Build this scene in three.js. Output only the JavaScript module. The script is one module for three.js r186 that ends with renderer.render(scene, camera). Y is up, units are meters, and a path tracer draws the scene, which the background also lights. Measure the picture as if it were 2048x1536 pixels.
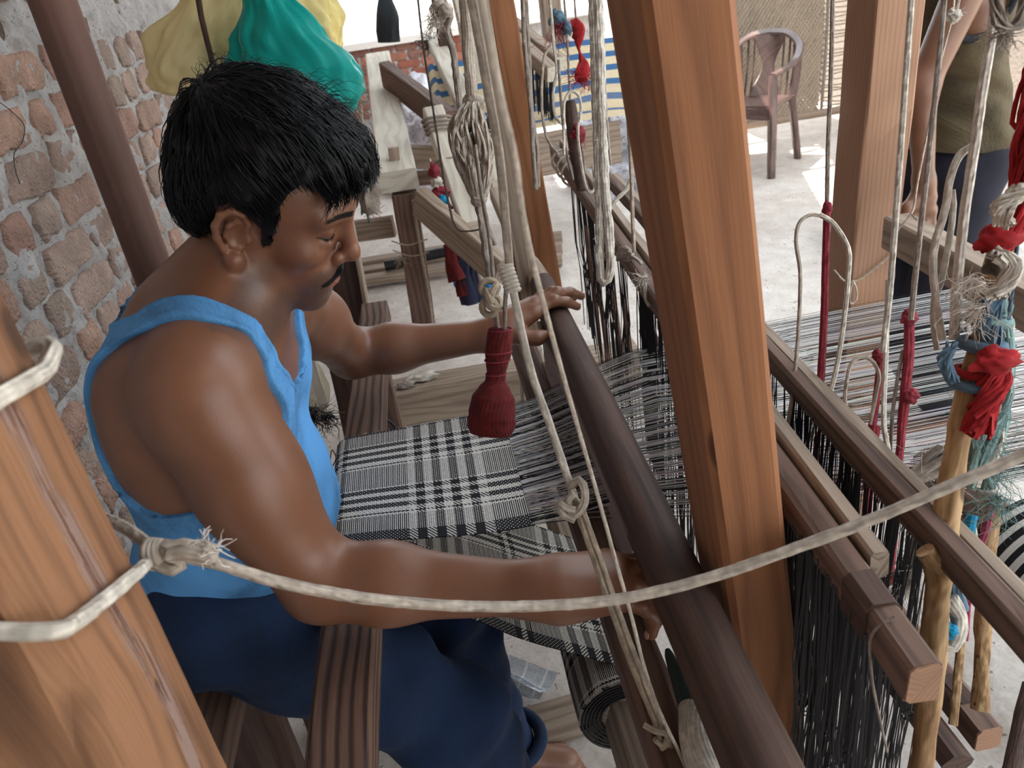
import * as THREE from 'three';
import { mergeGeometries, mergeVertices, toCreasedNormals } from 'three/addons/utils/BufferGeometryUtils.js';

// ---------------------------------------------------------------- camera, sky, sun, exposure
const scene = new THREE.Scene();
const V = (x, y, z) => new THREE.Vector3(x, y, z);
const D2R = Math.PI / 180, FPX = 1547;
const CAM = V(0, 1.40, 0);
const camera = new THREE.PerspectiveCamera(2 * Math.atan(768 / FPX) / D2R, 4 / 3, 0.02, 200);
const fw = V(Math.sin(4 * D2R) * Math.cos(28 * D2R), -Math.sin(28 * D2R), -Math.cos(4 * D2R) * Math.cos(28 * D2R));
const rt0 = V(Math.cos(4 * D2R), 0, Math.sin(4 * D2R)), dn0 = fw.clone().cross(rt0), cr = Math.cos(8.5 * D2R), sr = Math.sin(8.5 * D2R);
const RT = rt0.clone().multiplyScalar(cr).addScaledVector(dn0, sr), DN = rt0.clone().multiplyScalar(-sr).addScaledVector(dn0, cr);
camera.position.copy(CAM);
camera.quaternion.setFromRotationMatrix(new THREE.Matrix4().makeBasis(RT, DN.clone().negate(), fw.clone().negate()));
camera.focus = 1.0; camera.userData.fStop = 11;
scene.add(camera);
scene.background = new THREE.Color(0.86, 0.94, 1.0);
scene.backgroundIntensity = 1.0;
const sun = new THREE.DirectionalLight(new THREE.Color(1, 0.93, 0.82), 3.0);
sun.position.set(2.5 - 0.5 * 12, 0.866 * 12, -3.5); sun.target.position.set(2.5, 0, -3.5);
sun.castShadow = true; sun.shadow.mapSize.set(2048, 2048);
Object.assign(sun.shadow.camera, { left: -7, right: 7, top: 8, bottom: -8, near: 0.5, far: 30 });
scene.add(sun, sun.target);
const renderer = new THREE.WebGLRenderer({ antialias: true });
renderer.shadowMap.enabled = true;
renderer.toneMapping = THREE.LinearToneMapping;
renderer.toneMappingExposure = 4.0;

// ---------------------------------------------------------------- helpers
function rng(seed) { let a = seed >>> 0; return () => { a = (a + 0x6D2B79F5) >>> 0; let t = Math.imul(a ^ (a >>> 15), 1 | a); t = (t + Math.imul(t ^ (t >>> 7), 61 | t)) ^ t; return ((t ^ (t >>> 14)) >>> 0) / 4294967296; }; }
const R = rng(12345);
const rr = (a, b) => a + (b - a) * R();
const clamp = (x, a, b) => x < a ? a : x > b ? b : x;
const lerp = (a, b, t) => a + (b - a) * t;
const sst = (a, b, x) => { const t = clamp((x - a) / (b - a), 0, 1); return t * t * (3 - 2 * t); };
// a place in the room named by where it is seen and one known coordinate (all measured from the photograph once)
function at(u, v, k) {
  const d = RT.clone().multiplyScalar(u - 1024).addScaledVector(DN, v - 768).addScaledVector(fw, FPX);
  const t = k.y !== undefined ? (k.y - CAM.y) / d.y : k.x !== undefined ? (k.x - CAM.x) / d.x : k.z !== undefined ? (k.z - CAM.z) / d.z : k.d / FPX;
  return CAM.clone().addScaledVector(d, t);
}
function h2(x, y, s) { let n = Math.imul(x, 374761393) + Math.imul(y, 668265263) + Math.imul(s, 1274126177); n = Math.imul(n ^ (n >>> 13), 1274126177); return ((n ^ (n >>> 16)) >>> 0) / 4294967296; }
function pn(x, y, px, py, s) {           // periodic value noise
  const ix = Math.floor(x), iy = Math.floor(y), fx = x - ix, fy = y - iy, u = fx * fx * (3 - 2 * fx), v = fy * fy * (3 - 2 * fy), m = (a, p) => ((a % p) + p) % p;
  const a = m(ix, px), b = m(ix + 1, px), c = m(iy, py), d = m(iy + 1, py);
  return lerp(lerp(h2(a, c, s), h2(b, c, s), u), lerp(h2(a, d, s), h2(b, d, s), u), v);
}
function fb(u, v, fx, fy, s, o = 4) { let t = 0, a = 0.5, n = 0; for (let i = 0; i < o; i++) { t += a * pn(u * fx, v * fy, fx, fy, s + i * 17); n += a; fx *= 2; fy *= 2; a *= 0.5; } return t / n; }
function n3(x, y, z, s = 0) {             // value noise in space
  const ix = Math.floor(x), iy = Math.floor(y), iz = Math.floor(z), f = (t) => t * t * (3 - 2 * t), u = f(x - ix), v = f(y - iy), w = f(z - iz), H = (a, b, c) => h2(a + c * 57, b + c * 131, s + 7);
  return lerp(lerp(lerp(H(ix, iy, iz), H(ix + 1, iy, iz), u), lerp(H(ix, iy + 1, iz), H(ix + 1, iy + 1, iz), u), v), lerp(lerp(H(ix, iy, iz + 1), H(ix + 1, iy, iz + 1), u), lerp(H(ix, iy + 1, iz + 1), H(ix + 1, iy + 1, iz + 1), u), v), w);
}
function tex(w, h, fn, srgb = true) {
  const d = new Uint8Array(w * h * 4);
  for (let j = 0; j < h; j++) for (let i = 0; i < w; i++) { const c = fn(i / w, j / h, i, j), o = (j * w + i) * 4; d[o] = clamp(c[0], 0, 255); d[o + 1] = clamp(c[1], 0, 255); d[o + 2] = clamp(c[2], 0, 255); d[o + 3] = 255; }
  const t = new THREE.DataTexture(d, w, h); t.wrapS = t.wrapT = THREE.RepeatWrapping; t.magFilter = THREE.LinearFilter; t.minFilter = THREE.LinearMipmapLinearFilter; t.generateMipmaps = true;
  if (srgb) t.colorSpace = THREE.SRGBColorSpace; t.needsUpdate = true; return t;
}
const hx = (c) => [(c >> 16) & 255, (c >> 8) & 255, c & 255];
const mix3 = (a, b, t) => [lerp(a[0], b[0], t), lerp(a[1], b[1], t), lerp(a[2], b[2], t)];
// wood: u runs along the grain (1 m), v across it (0.25 m)
function wood(seed, light, dark, o = {}) {
  const { rings = 10, contrast = 0.6, streak = 0.35, wave = 1.2, knots = [], w = 1024, h = 512, stain = 0.25 } = o, L = hx(light), K = hx(dark);
  const val = (u, v) => {
    let vv = v, kn = 0;
    for (const [ku, kv, kr] of knots) { const du = (u - ku) * 4, dv = v - kv, r = Math.sqrt(du * du * 0.18 + dv * dv) / kr; vv += Math.sign(dv) * 0.05 * Math.exp(-r * r * 0.5); kn = Math.max(kn, 1 - sst(0.55, 1.0, r)); }
    const s = vv * rings + (fb(u, v, 3, 4, seed, 3) - 0.5) * wave * 2;
    const ring = 0.5 - 0.5 * Math.cos(2 * Math.PI * s), fib = pn(u * 14, v * 190, 14, 190, seed + 5) * 0.6 + pn(u * 40, v * 380, 40, 380, seed + 6) * 0.4;
    return [clamp(Math.pow(ring, 2.2) * contrast + (fib - 0.5) * streak + (fb(u, v, 4, 6, seed + 31) - 0.5) * stain * 2 + 0.12, 0, 1), kn, fib];
  };
  const map = tex(w, h, (u, v) => { const [t, kn, fi] = val(u, v); if (o.bark) { const e = Math.abs(((v + 0.03 * (fb(u, v, 9, 4, seed + 50, 3) - 0.5) * 4) % 1) - o.barkAt), b = sst(0.05, 0.015, e) * sst(0.35, 0.6, fb(u, v, 22, 30, seed + 51, 3)); return mix3(mix3(mix3(L, K, t), [K[0] * 0.6, K[1] * 0.55, K[2] * 0.55], kn * 0.7), fi > 0.45 ? [136, 112, 104] : [92, 60, 46], b * 0.9); } return mix3(mix3(L, K, t), [K[0] * 0.55, K[1] * 0.5, K[2] * 0.5], kn * 0.8); });
  const bump = tex(512, 256, (u, v) => { const [t, , f] = val(u, v); const g = 190 - t * 90 + (f - 0.5) * 70; return [g, g, g]; }, false);
  return new THREE.MeshStandardMaterial({ map, bumpMap: bump, bumpScale: o.bump ?? 0.0012, roughness: o.rough ?? 0.75 });
}
const names = {};
function uniq(n) { const k = names[n] = (names[n] ?? -1) + 1; return k ? n + '_' + String(k).padStart(3, '0') : n; }
function sh(m) { m.castShadow = m.receiveShadow = true; return m; }
function tag(o, label, category, group, kind) { if (label) o.userData.label = label; if (category) o.userData.category = category; if (group) o.userData.group = group; if (kind) o.userData.kind = kind; return o; }
function thing(name, label, category, p, group) { const g = new THREE.Group(); g.name = uniq(name); if (p) g.position.copy(p); scene.add(g); return tag(g, label, category, group); }
// geometry is given in room coordinates; it is moved into its parent's frame
function part(parent, name, geo, mat, label) {
  const m = sh(new THREE.Mesh(Array.isArray(geo) ? merge(geo) : geo, mat)); m.name = name;
  let p = parent; const o = V(0, 0, 0); while (p && p !== scene) { o.add(p.position); p = p.parent; }
  if (!m.geometry.userData.local) m.geometry.translate(-o.x, -o.y, -o.z);
  parent.add(m); if (label) m.userData.label = label; return m;
}
function solo(name, geo, mat, label, category, group, kind) {
  if (Array.isArray(geo)) geo = merge(geo); geo.computeBoundingBox(); const b = geo.boundingBox, c = V((b.min.x + b.max.x) / 2, b.min.y, (b.min.z + b.max.z) / 2);
  geo.translate(-c.x, -c.y, -c.z); const m = sh(new THREE.Mesh(geo, mat)); m.name = uniq(name); m.position.copy(c); scene.add(m); return tag(m, label, category, group, kind);
}
function structure(name, geo, mat, parent) { const m = sh(new THREE.Mesh(Array.isArray(geo) ? merge(geo) : geo, mat)); m.name = name; (parent ?? scene).add(m); if (!parent) m.userData.kind = 'structure'; return m; }
function merge(list) {
  const keep = ['position', 'normal', 'uv', ...(list.every((g) => g.attributes.color) ? ['color'] : [])];
  return mergeGeometries(list.map((g) => { let q = g.index ? g.toNonIndexed() : g; if (!q.attributes.normal) q.computeVertexNormals(); for (const n of Object.keys(q.attributes)) if (!keep.includes(n)) q.deleteAttribute(n); if (!q.attributes.uv) q.setAttribute('uv', new THREE.BufferAttribute(new Float32Array(q.attributes.position.count * 2), 2)); return q; }));
}
function geom(pos, uv, idx, nor, col) { const g = new THREE.BufferGeometry(); g.setAttribute('position', new THREE.Float32BufferAttribute(pos, 3)); if (uv) g.setAttribute('uv', new THREE.Float32BufferAttribute(uv, 2)); if (col) g.setAttribute('color', new THREE.Float32BufferAttribute(col, 3)); if (idx) g.setIndex(idx); if (nor) g.setAttribute('normal', new THREE.Float32BufferAttribute(nor, 3)); else g.computeVertexNormals(); return g; }
// sweep a cross-section (list of [a, b] or a function of t) along points
function sweep(pts, sec, o = {}) {
  const { up = V(0, 1, 0), crease = 0.6, tu = 1, tv = 0.25, cap = true, uo = R() * 3, vo = R() * 3 } = o, n = pts.length, pos = [], uv = [], idx = [];
  let len = 0, U = up.clone(); const S0 = typeof sec === 'function' ? sec(0, 0) : sec, m = S0.length;
  for (let i = 0; i < n; i++) {
    const t = pts[Math.min(i + 1, n - 1)].clone().sub(pts[Math.max(i - 1, 0)]).normalize(), s = t.clone().cross(U).normalize(); U = s.clone().cross(t).normalize(); if (i) len += pts[i].distanceTo(pts[i - 1]);
    const S = typeof sec === 'function' ? sec(i / (n - 1), len) : sec; let per = 0;
    for (let j = 0; j <= m; j++) { const [a, b] = S[j % m]; if (j) per += Math.hypot(a - S[j - 1][0], b - S[j - 1][1]); const p = pts[i].clone().addScaledVector(s, a).addScaledVector(U, b); pos.push(p.x, p.y, p.z); uv.push(len / tu + uo, per / tv + vo); }
  }
  for (let i = 0; i < n - 1; i++) for (let j = 0; j < m; j++) { const a = i * (m + 1) + j, b = a + m + 1; idx.push(a, b, a + 1, b, b + 1, a + 1); }
  if (cap) for (const e of [0, n - 1]) { const c = pos.length / 3; pos.push(pts[e].x, pts[e].y, pts[e].z); uv.push(uo, vo); const q = c + 1; for (let j = 0; j <= m; j++) { const k = (e * (m + 1) + j); pos.push(pos[k * 3], pos[k * 3 + 1], pos[k * 3 + 2]); uv.push(uo + 0.02 * Math.cos(j), vo + 0.2 * Math.sin(j)); } for (let j = 0; j < m; j++) e ? idx.push(c, q + j + 1, q + j) : idx.push(c, q + j, q + j + 1); }
  let g = geom(pos, uv, idx); if (crease) g = toCreasedNormals(g, crease); return g;
}
function rectSec(w, h, c) { return [[-w / 2 + c, -h / 2], [w / 2 - c, -h / 2], [w / 2, -h / 2 + c], [w / 2, h / 2 - c], [w / 2 - c, h / 2], [-w / 2 + c, h / 2], [-w / 2, h / 2 - c], [-w / 2, -h / 2 + c]]; }
function line(a, b, n) { const r = []; for (let i = 0; i <= n; i++) r.push(a.clone().lerp(b, i / n)); return r; }
// a timber from a to b: w across, h along `up`, with chamfers and a little waviness
function beam(a, b, w, h, o = {}) {
  const c = o.c ?? Math.min(w, h) * 0.1, wob = o.wob ?? 0.0015, s = (R() * 1000) | 0, n = o.n ?? Math.max(2, Math.round(a.distanceTo(b) / 0.06)), base = rectSec(w, h, c), k1 = o.taper ?? 1;
  return sweep(line(a, b, n), (t, l) => base.map(([x, y], j) => { const k = lerp(1, k1, t), q = wob * 2; return [x * k + (n3(l * 9, j * 3.1, 0, s) - 0.5) * q, y * k + (n3(l * 9, j * 3.1, 5, s) - 0.5) * q]; }), o);
}
const ring = (r, n) => Array.from({ length: n }, (_, j) => [Math.cos(j / n * 2 * Math.PI) * r, Math.sin(j / n * 2 * Math.PI) * r]);
function curve(pts, step) { const c = new THREE.CatmullRomCurve3(pts, false, 'centripetal'), n = Math.max(2, Math.ceil(c.getLength() / step)); return c.getSpacedPoints(n); }
// a cord through points; rad may be a function of t
function tube(pts, r, o = {}) {
  const P = o.raw ? pts : curve(pts, o.step ?? Math.min(0.012, (typeof r === 'function' ? r(0.5) : r) * 1.6)), n = o.n ?? 7, s = (R() * 1000) | 0, rough = o.rough ?? 0.08, f = typeof r === 'function' ? r : () => r;
  const d = P[1].clone().sub(P[0]).normalize(), up = Math.abs(d.y) > 0.8 ? V(0, 0, 1) : V(0, 1, 0);
  return sweep(P, (t, l) => { const q = f(t); return Array.from({ length: n }, (_, j) => { const a = j / n * 2 * Math.PI, k = q * (1 + rough * (n3(l / q * 0.6, j * 2.1, 0, s) - 0.5) * 2); return [Math.cos(a) * k, Math.sin(a) * k]; }); }, { up, crease: 1.4, tu: o.tu ?? 0.05, tv: o.tv ?? 0.025, cap: o.cap ?? true });
}
const pathAt = (list) => list.map(([u, v, k]) => at(u, v, typeof k === 'number' ? { d: k } : k));
function blob(c, rx, ry, rz, o = {}) {   // lumpy ball
  const g = new THREE.SphereGeometry(1, o.w ?? 20, o.h ?? 14), p = g.attributes.position, s = o.seed ?? 3, f = o.f ?? 3, a = o.a ?? 0.15;
  for (let i = 0; i < p.count; i++) { const x = p.getX(i), y = p.getY(i), z = p.getZ(i), k = 1 + a * 2 * (n3(x * f + 9, y * f + 9, z * f + 9, s) - 0.5); p.setXYZ(i, c.x + x * rx * k, c.y + y * ry * k, c.z + z * rz * k); }
  g.computeVertexNormals(); return g;
}
// a loose bundle of strands along a path
function hank(pts, n, spread, r, o = {}) {
  const q = rng(o.seed ?? 5), P = curve(pts, o.step ?? 0.02), list = [];
  for (let i = 0; i < n; i++) { const a = q() * 6.283, b = q() * 6.283, s = (q() * 1000) | 0, k = Math.sqrt(q()), i0 = o.ragged ? Math.floor(q() * q() * P.length * 0.3) : 0, i1 = o.ragged ? P.length - Math.floor(q() * q() * P.length * 0.4) : P.length; if (i1 - i0 < 3) continue;
    const S = typeof spread === 'function' ? spread : () => spread;
    list.push(tube(P.map((p, j) => { const t = j / P.length, w = S(t) * k; return V(p.x + Math.cos(a + t * 5) * w + (n3(t * 9, i, 0, s) - 0.5) * w, p.y + (n3(t * 9, i, 4, s) - 0.5) * w, p.z + Math.sin(a + t * 5) * w + (n3(t * 9, i, 8, s) - 0.5) * w); }).slice(i0, i1), r * (0.7 + q() * 0.6), { n: 5, step: o.fine ?? 0.008, rough: 0.35, cap: false })); }
  return merge(list);
}
// loose strands leaving a point: frayed ends, yarn fuzz
function fray(c, dir, n, len, spread, r, seed = 1) {
  const q = rng(seed), list = [], rv = (k) => V(q() - 0.5, q() - 0.5, q() - 0.5).multiplyScalar(k), D = dir.clone().normalize();
  for (let i = 0; i < n * 1.7; i++) { const p = c.clone().add(rv(len * 0.25)), pts = [p.clone()], L = len * (0.35 + q() * 0.8) / 4; let d = D.clone().add(rv(spread * 2)).normalize(); for (let k = 0; k < 4; k++) { d.add(rv(1.9)).add(V(0, -0.12, 0)).normalize(); p.addScaledVector(d, L); pts.push(p.clone()); } const w = r * (0.4 + q() * 0.4); list.push(tube(pts, (t) => w * (1 - 0.5 * t), { n: 3, step: len / 8, cap: false, rough: 0 })); }
  return merge(list);
}

// ---------------------------------------------------------------- materials
const M = {};
M.post = wood(11, 0x986440, 0x714529, { rings: 7, contrast: 0.45, streak: 0.3, knots: [[0.45, 0.66, 0.05], [0.86, 0.2, 0.035]], wave: 1.5 });
M.left = wood(12, 0x8c6244, 0x5e3e28, { rings: 10, contrast: 0.5, streak: 0.6, knots: [[0.3, 0.62, 0.03], [0.52, 0.5, 0.022], [0.66, 0.58, 0.028], [0.8, 0.3, 0.02], [0.9, 0.55, 0.03]], wave: 2.4, stain: 0.9, bark: 1, barkAt: 0.5, bump: 0.003 });
M.dark = wood(13, 0x523a30, 0x2c1e1a, { rings: 8, contrast: 0.5, streak: 0.6, rough: 0.72, stain: 0.6, bump: 0.002 });
M.brown = wood(14, 0x785d50, 0x49382f, { rings: 12, contrast: 0.6, streak: 0.5, stain: 0.3 });
M.ridge = wood(15, 0x735546, 0x3c2922, { rings: 16, contrast: 0.9, streak: 0.35, wave: 0.7, bump: 0.003 });
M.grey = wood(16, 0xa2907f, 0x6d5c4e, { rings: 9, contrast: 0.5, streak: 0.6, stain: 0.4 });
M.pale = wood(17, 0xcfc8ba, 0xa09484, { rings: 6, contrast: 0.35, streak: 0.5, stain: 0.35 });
M.pink = wood(18, 0xa98268, 0x805d48, { rings: 26, contrast: 0.3, streak: 0.35, wave: 0.5, stain: 0.15 });
const cordBump = tex(64, 64, (u, v) => { const a = Math.sin((u * 2 + v * 3) * 2 * Math.PI) * Math.sin((u * 2 - v * 3) * 2 * Math.PI), g = 128 + a * 90; return [g, g, g]; }, false);
const cordMap = tex(128, 128, (u, v) => { const a = 0.4 * Math.sin((u * 4 + v * 3) * 2 * Math.PI) * Math.sin((u * 4 - v * 3) * 2 * Math.PI), n = fb(u, v, 6, 6, 5), k = 0.86 + a * 0.08 + (n - 0.5) * 0.35; return [250 * k, 246 * k, 240 * k]; });
const yarn = (c, r = 0.95) => new THREE.MeshStandardMaterial({ color: c, map: cordMap, bumpMap: cordBump, bumpScale: 0.0012, roughness: r });
M.cord = yarn(0xcfc4ba); M.cordWhite = yarn(0xe8e2da); M.cordGrey = yarn(0xa59a92); M.cordTan = yarn(0xc4b5a4); M.cordDark = yarn(0x5a504a);
M.red = yarn(0x9c3444); M.redDeep = yarn(0x6c1214); M.crimson = yarn(0xb81f28); M.teal = yarn(0x8fb2b4); M.blueYarn = yarn(0x6a8aa6); M.cyan = yarn(0x16a0d8); M.fluff = yarn(0xb5aca6); M.magenta = yarn(0xa83a5c);
M.black = new THREE.MeshStandardMaterial({ color: 0x15141a, roughness: 0.5 });
M.fibre = new THREE.MeshStandardMaterial({ color: 0xd6cdc4, roughness: 1 });
M.vc = new THREE.MeshStandardMaterial({ color: 0xffffff, vertexColors: true, roughness: 0.9 });
M.stick = wood(19, 0xb8976f, 0x74512f, { rings: 3, contrast: 0.3, streak: 0.5, stain: 0.9, knots: [[0.25, 0.5, 0.08], [0.7, 0.3, 0.07]] });
M.rust = new THREE.MeshStandardMaterial({ roughness: 0.75, map: tex(512, 256, (u, v) => { const n = fb(u, v, 8, 5, 3, 5), f = pn(u * 200, v * 90, 200, 90, 9); return mix3(mix3([92, 66, 58], [128, 90, 80], n), [90, 74, 66], f * 0.35); }), bumpMap: tex(256, 128, (u, v) => { const g = 255 * (0.5 * fb(u, v, 40, 20, 8, 3) + 0.25); return [g, g, g]; }, false), bumpScale: 0.0008 });
const grit = tex(512, 512, (u, v) => { const g = 255 * clamp(0.5 * fb(u, v, 8, 8, 21, 6) + 0.5 * fb(u, v, 60, 60, 22, 3), 0, 1); return [g, g, g]; }, false);

// ---------------------------------------------------------------- setting: floor, brick wall, far wall with openings, right wall, roof
const floorMap = tex(1024, 1024, (u, v) => { const n = fb(u, v, 5, 5, 41, 6), s = fb(u, v, 24, 24, 42, 4), f = pn(u * 300, v * 300, 300, 300, 43), sp = pn(u * 120, v * 120, 120, 120, 44); let c = mix3([196, 186, 178], [232, 226, 220], clamp(n * 0.9 + (s - 0.5) * 0.9, 0, 1)); c = mix3(c, [140, 126, 114], f * 0.22); return sp > 0.93 ? mix3(c, [110, 98, 90], 0.6) : c; });
M.floor = new THREE.MeshStandardMaterial({ map: floorMap, bumpMap: grit, bumpScale: 0.006, roughness: 0.9 });
function slab(x0, x1, y0, y1, z0, z1, s = 1) { const g = new THREE.BoxGeometry(x1 - x0, y1 - y0, z1 - z0), p = g.attributes.position, n = g.attributes.normal, uv = g.attributes.uv; g.translate((x0 + x1) / 2, (y0 + y1) / 2, (z0 + z1) / 2); for (let i = 0; i < p.count; i++) { const X = p.getX(i), Y = p.getY(i), Z = p.getZ(i); Math.abs(n.getY(i)) > 0.5 ? uv.setXY(i, X / s, Z / s) : Math.abs(n.getX(i)) > 0.5 ? uv.setXY(i, Z / s, Y / s) : uv.setXY(i, X / s, Y / s); } return g; }
{ // gently uneven earthen floor
  const nx = 120, nz = 240, x0 = -1.2, x1 = 4.4, z0 = -8.6, z1 = 2.6, pos = [], uv = [], idx = [];
  for (let j = 0; j <= nz; j++) for (let i = 0; i <= nx; i++) { const x = lerp(x0, x1, i / nx), z = lerp(z0, z1, j / nz); pos.push(x, (n3(x * 3, 0, z * 3, 1) - 0.5) * 0.012 + (n3(x * 11, 0, z * 11, 2) - 0.5) * 0.006, z); uv.push(x / 1.6, z / 1.6); }
  for (let j = 0; j < nz; j++) for (let i = 0; i < nx; i++) { const a = j * (nx + 1) + i, b = a + nx + 1; idx.push(a, b, a + 1, b, b + 1, a + 1); }
  structure('floor', [geom(pos, uv, idx), slab(x0, x1, -0.3, -0.03, z0, z1)], M.floor);
}
M.yard = new THREE.MeshStandardMaterial({ color: 0xcfc4b2, roughness: 1, bumpMap: grit, bumpScale: 0.01 });
structure('ground_outside', slab(-30, 30, -0.5, -0.12, -60, 30, 3), M.yard);

M.mortar = new THREE.MeshStandardMaterial({ roughness: 1, bumpMap: grit, bumpScale: 0.016, map: tex(1024, 1024, (u, v) => { const n = fb(u, v, 9, 9, 51, 5), f = pn(u * 260, v * 260, 260, 260, 52), d = fb(u, v, 20, 20, 53, 4); let c = mix3([140, 138, 138], [196, 194, 194], n); c = mix3(c, [120, 108, 100], clamp((d - 0.55) * 3, 0, 1) * 0.6); return f > 0.86 ? mix3(c, [92, 84, 80], 0.6) : mix3(c, [210, 204, 198], f * 0.2); }) });
const brickMap = (s) => tex(512, 512, (u, v) => { const n = fb(u, v, 6, 6, s, 5), f = pn(u * 220, v * 220, 220, 220, s + 1), d = fb(u, v, 14, 14, s + 2, 4), k = 0.78 + n * 0.35; let c = [235 * k, 232 * k, 228 * k]; c = mix3(c, [206, 200, 196], clamp((d - 0.48) * 3, 0, 1) * 0.75); return f > 0.84 ? mix3(c, [120, 110, 106], 0.5) : c; });
const bmap = [brickMap(61), brickMap(71)];
const BR = [0xbf9c8e, 0xb59286, 0xc2a090, 0xb89a8e, 0xab968c, 0xc2aba0, 0xb09e94].map((c, i) => new THREE.MeshStandardMaterial({ color: c, map: bmap[i % 2], bumpMap: grit, bumpScale: 0.014, roughness: 0.95 }));
const DIRT = [0x7d6a5a, 0x8a7362, 0x6f5e50].map((c) => new THREE.MeshStandardMaterial({ color: c, map: bmap[0], bumpMap: grit, bumpScale: 0.016, roughness: 1 }));
const WX = -0.75;
function brickGeo(L, H, seed, depth = 0.03) { // a worn brick seen from its face: irregular outline, rounded arris, in the plane x = 0 facing +x
  const q = rng(seed), s = new THREE.Shape(), pts = [], nL = Math.max(2, Math.round(L / 0.035)), c = 0.012;
  const j = () => (q() - 0.5) * 0.011;
  for (let i = 0; i <= nL; i++) pts.push([lerp(-L / 2 + c, L / 2 - c, i / nL), -H / 2 + j()]);
  pts.push([L / 2 + j(), 0 + j()]);
  for (let i = nL; i >= 0; i--) pts.push([lerp(-L / 2 + c, L / 2 - c, i / nL), H / 2 + j()]);
  pts.push([-L / 2 + j(), j()]);
  s.moveTo(...pts[0]); for (let i = 1; i < pts.length; i++) s.lineTo(...pts[i]);
  const g = new THREE.ExtrudeGeometry(s, { depth, bevelEnabled: true, bevelSize: 0.005, bevelThickness: 0.007, bevelSegments: 2, steps: 1 });
  g.translate(0, 0, -depth - 0.007); g.rotateY(Math.PI / 2);
  const p = g.attributes.position, uv = g.attributes.uv, ou = q() * 5, ov = q() * 5, tilt = (q() - 0.5) * 0.06, tilt2 = (q() - 0.5) * 0.04;
  for (let i = 0; i < p.count; i++) { uv.setXY(i, p.getZ(i) * 3 + ou, p.getY(i) * 3 + ov); p.setX(i, p.getX(i) + p.getY(i) * tilt + p.getZ(i) * tilt2); }
  g.deleteAttribute('normal'); return toCreasedNormals(g, 0.9);
}
{
  const wz0 = -8.6, wz1 = 2.6, near0 = -4.6, near1 = -1.0;
  const pos = [], uv = [], idx = [], nz = 480, ny = 190, y0 = 0.4, y1 = 1.7;
  for (let j = 0; j <= ny; j++) for (let i = 0; i <= nz; i++) { const z = lerp(near0, near1, i / nz), y = lerp(y0, y1, j / ny), e = Math.min(1, i / 4, (nz - i) / 4, j / 4, (ny - j) / 4); pos.push(WX - 0.006 + e * ((n3(z * 22, y * 22, 0, 3) - 0.5) * 0.017 + (n3(z * 60, y * 60, 1, 4) - 0.5) * 0.010), y, z); uv.push(z / 0.9, y / 0.9); }
  for (let j = 0; j < ny; j++) for (let i = 0; i < nz; i++) { const a = j * (nz + 1) + i, b = a + nz + 1; idx.push(a, b, a + 1, b, b + 1, a + 1); }
  const wall = structure('wall_left', [geom(pos, uv, idx), slab(WX - 0.25, WX - 0.012, -0.1, 2.75, wz0, wz1, 0.9)], M.mortar);
  const variants = { s: [], h: [], o: [] };
  for (let i = 0; i < 9; i++) { variants.s.push(brickGeo(0.205, 0.064, 100 + i)); variants.h.push(brickGeo(0.098, 0.063, 200 + i)); variants.o.push(brickGeo(0.06, 0.105, 300 + i)); }
  const far = [];
  let n = 0;
  const put = (kind, y, z, dx) => {
    const g = variants[kind][(R() * 9) | 0], shown = z > -4.35 && z < -1.02 && y > 0.42 && y < 1.66;
    if (shown && n < 298) { const b = sh(new THREE.Mesh(g, kind === 'o' ? DIRT[(R() * 3) | 0] : BR[(R() * BR.length) | 0])); b.name = uniq('brick'); b.position.set(WX + 0.0005 + dx, y, z); b.rotation.x = rr(-0.03, 0.03); wall.add(b); n++; }
    else { const q = g.clone(); q.rotateX(rr(-0.03, 0.03)); q.translate(WX + 0.0005 + dx, y, z); far.push(q); }
  };
  for (let c = 2; c < 24; c++) {
    const soldier = c === 16, y = 0.06 + c * 0.0855, pitch = soldier ? 0.078 : 0.23;
    let z = near1 + 0.1 - R() * 0.2;
    while (z > -8.5) {
      if (soldier) { put('o', y + 0.008, z, rr(-0.020, -0.010)); z -= 0.076 + R() * 0.008; continue; }
      const head = R() < 0.42; put(head ? 'h' : 's', y + rr(-0.004, 0.004), z - (head ? 0.055 : 0.11), rr(-0.004, 0.005)); z -= (head ? 0.122 : 0.23) + R() * 0.012;
    }
  }
  const fm = sh(new THREE.Mesh(merge(far), BR[3])); fm.name = 'brickwork'; fm.userData.kind = 'stuff'; fm.userData.label = 'smaller bricks farther along the wall'; wall.add(fm);
}
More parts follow.
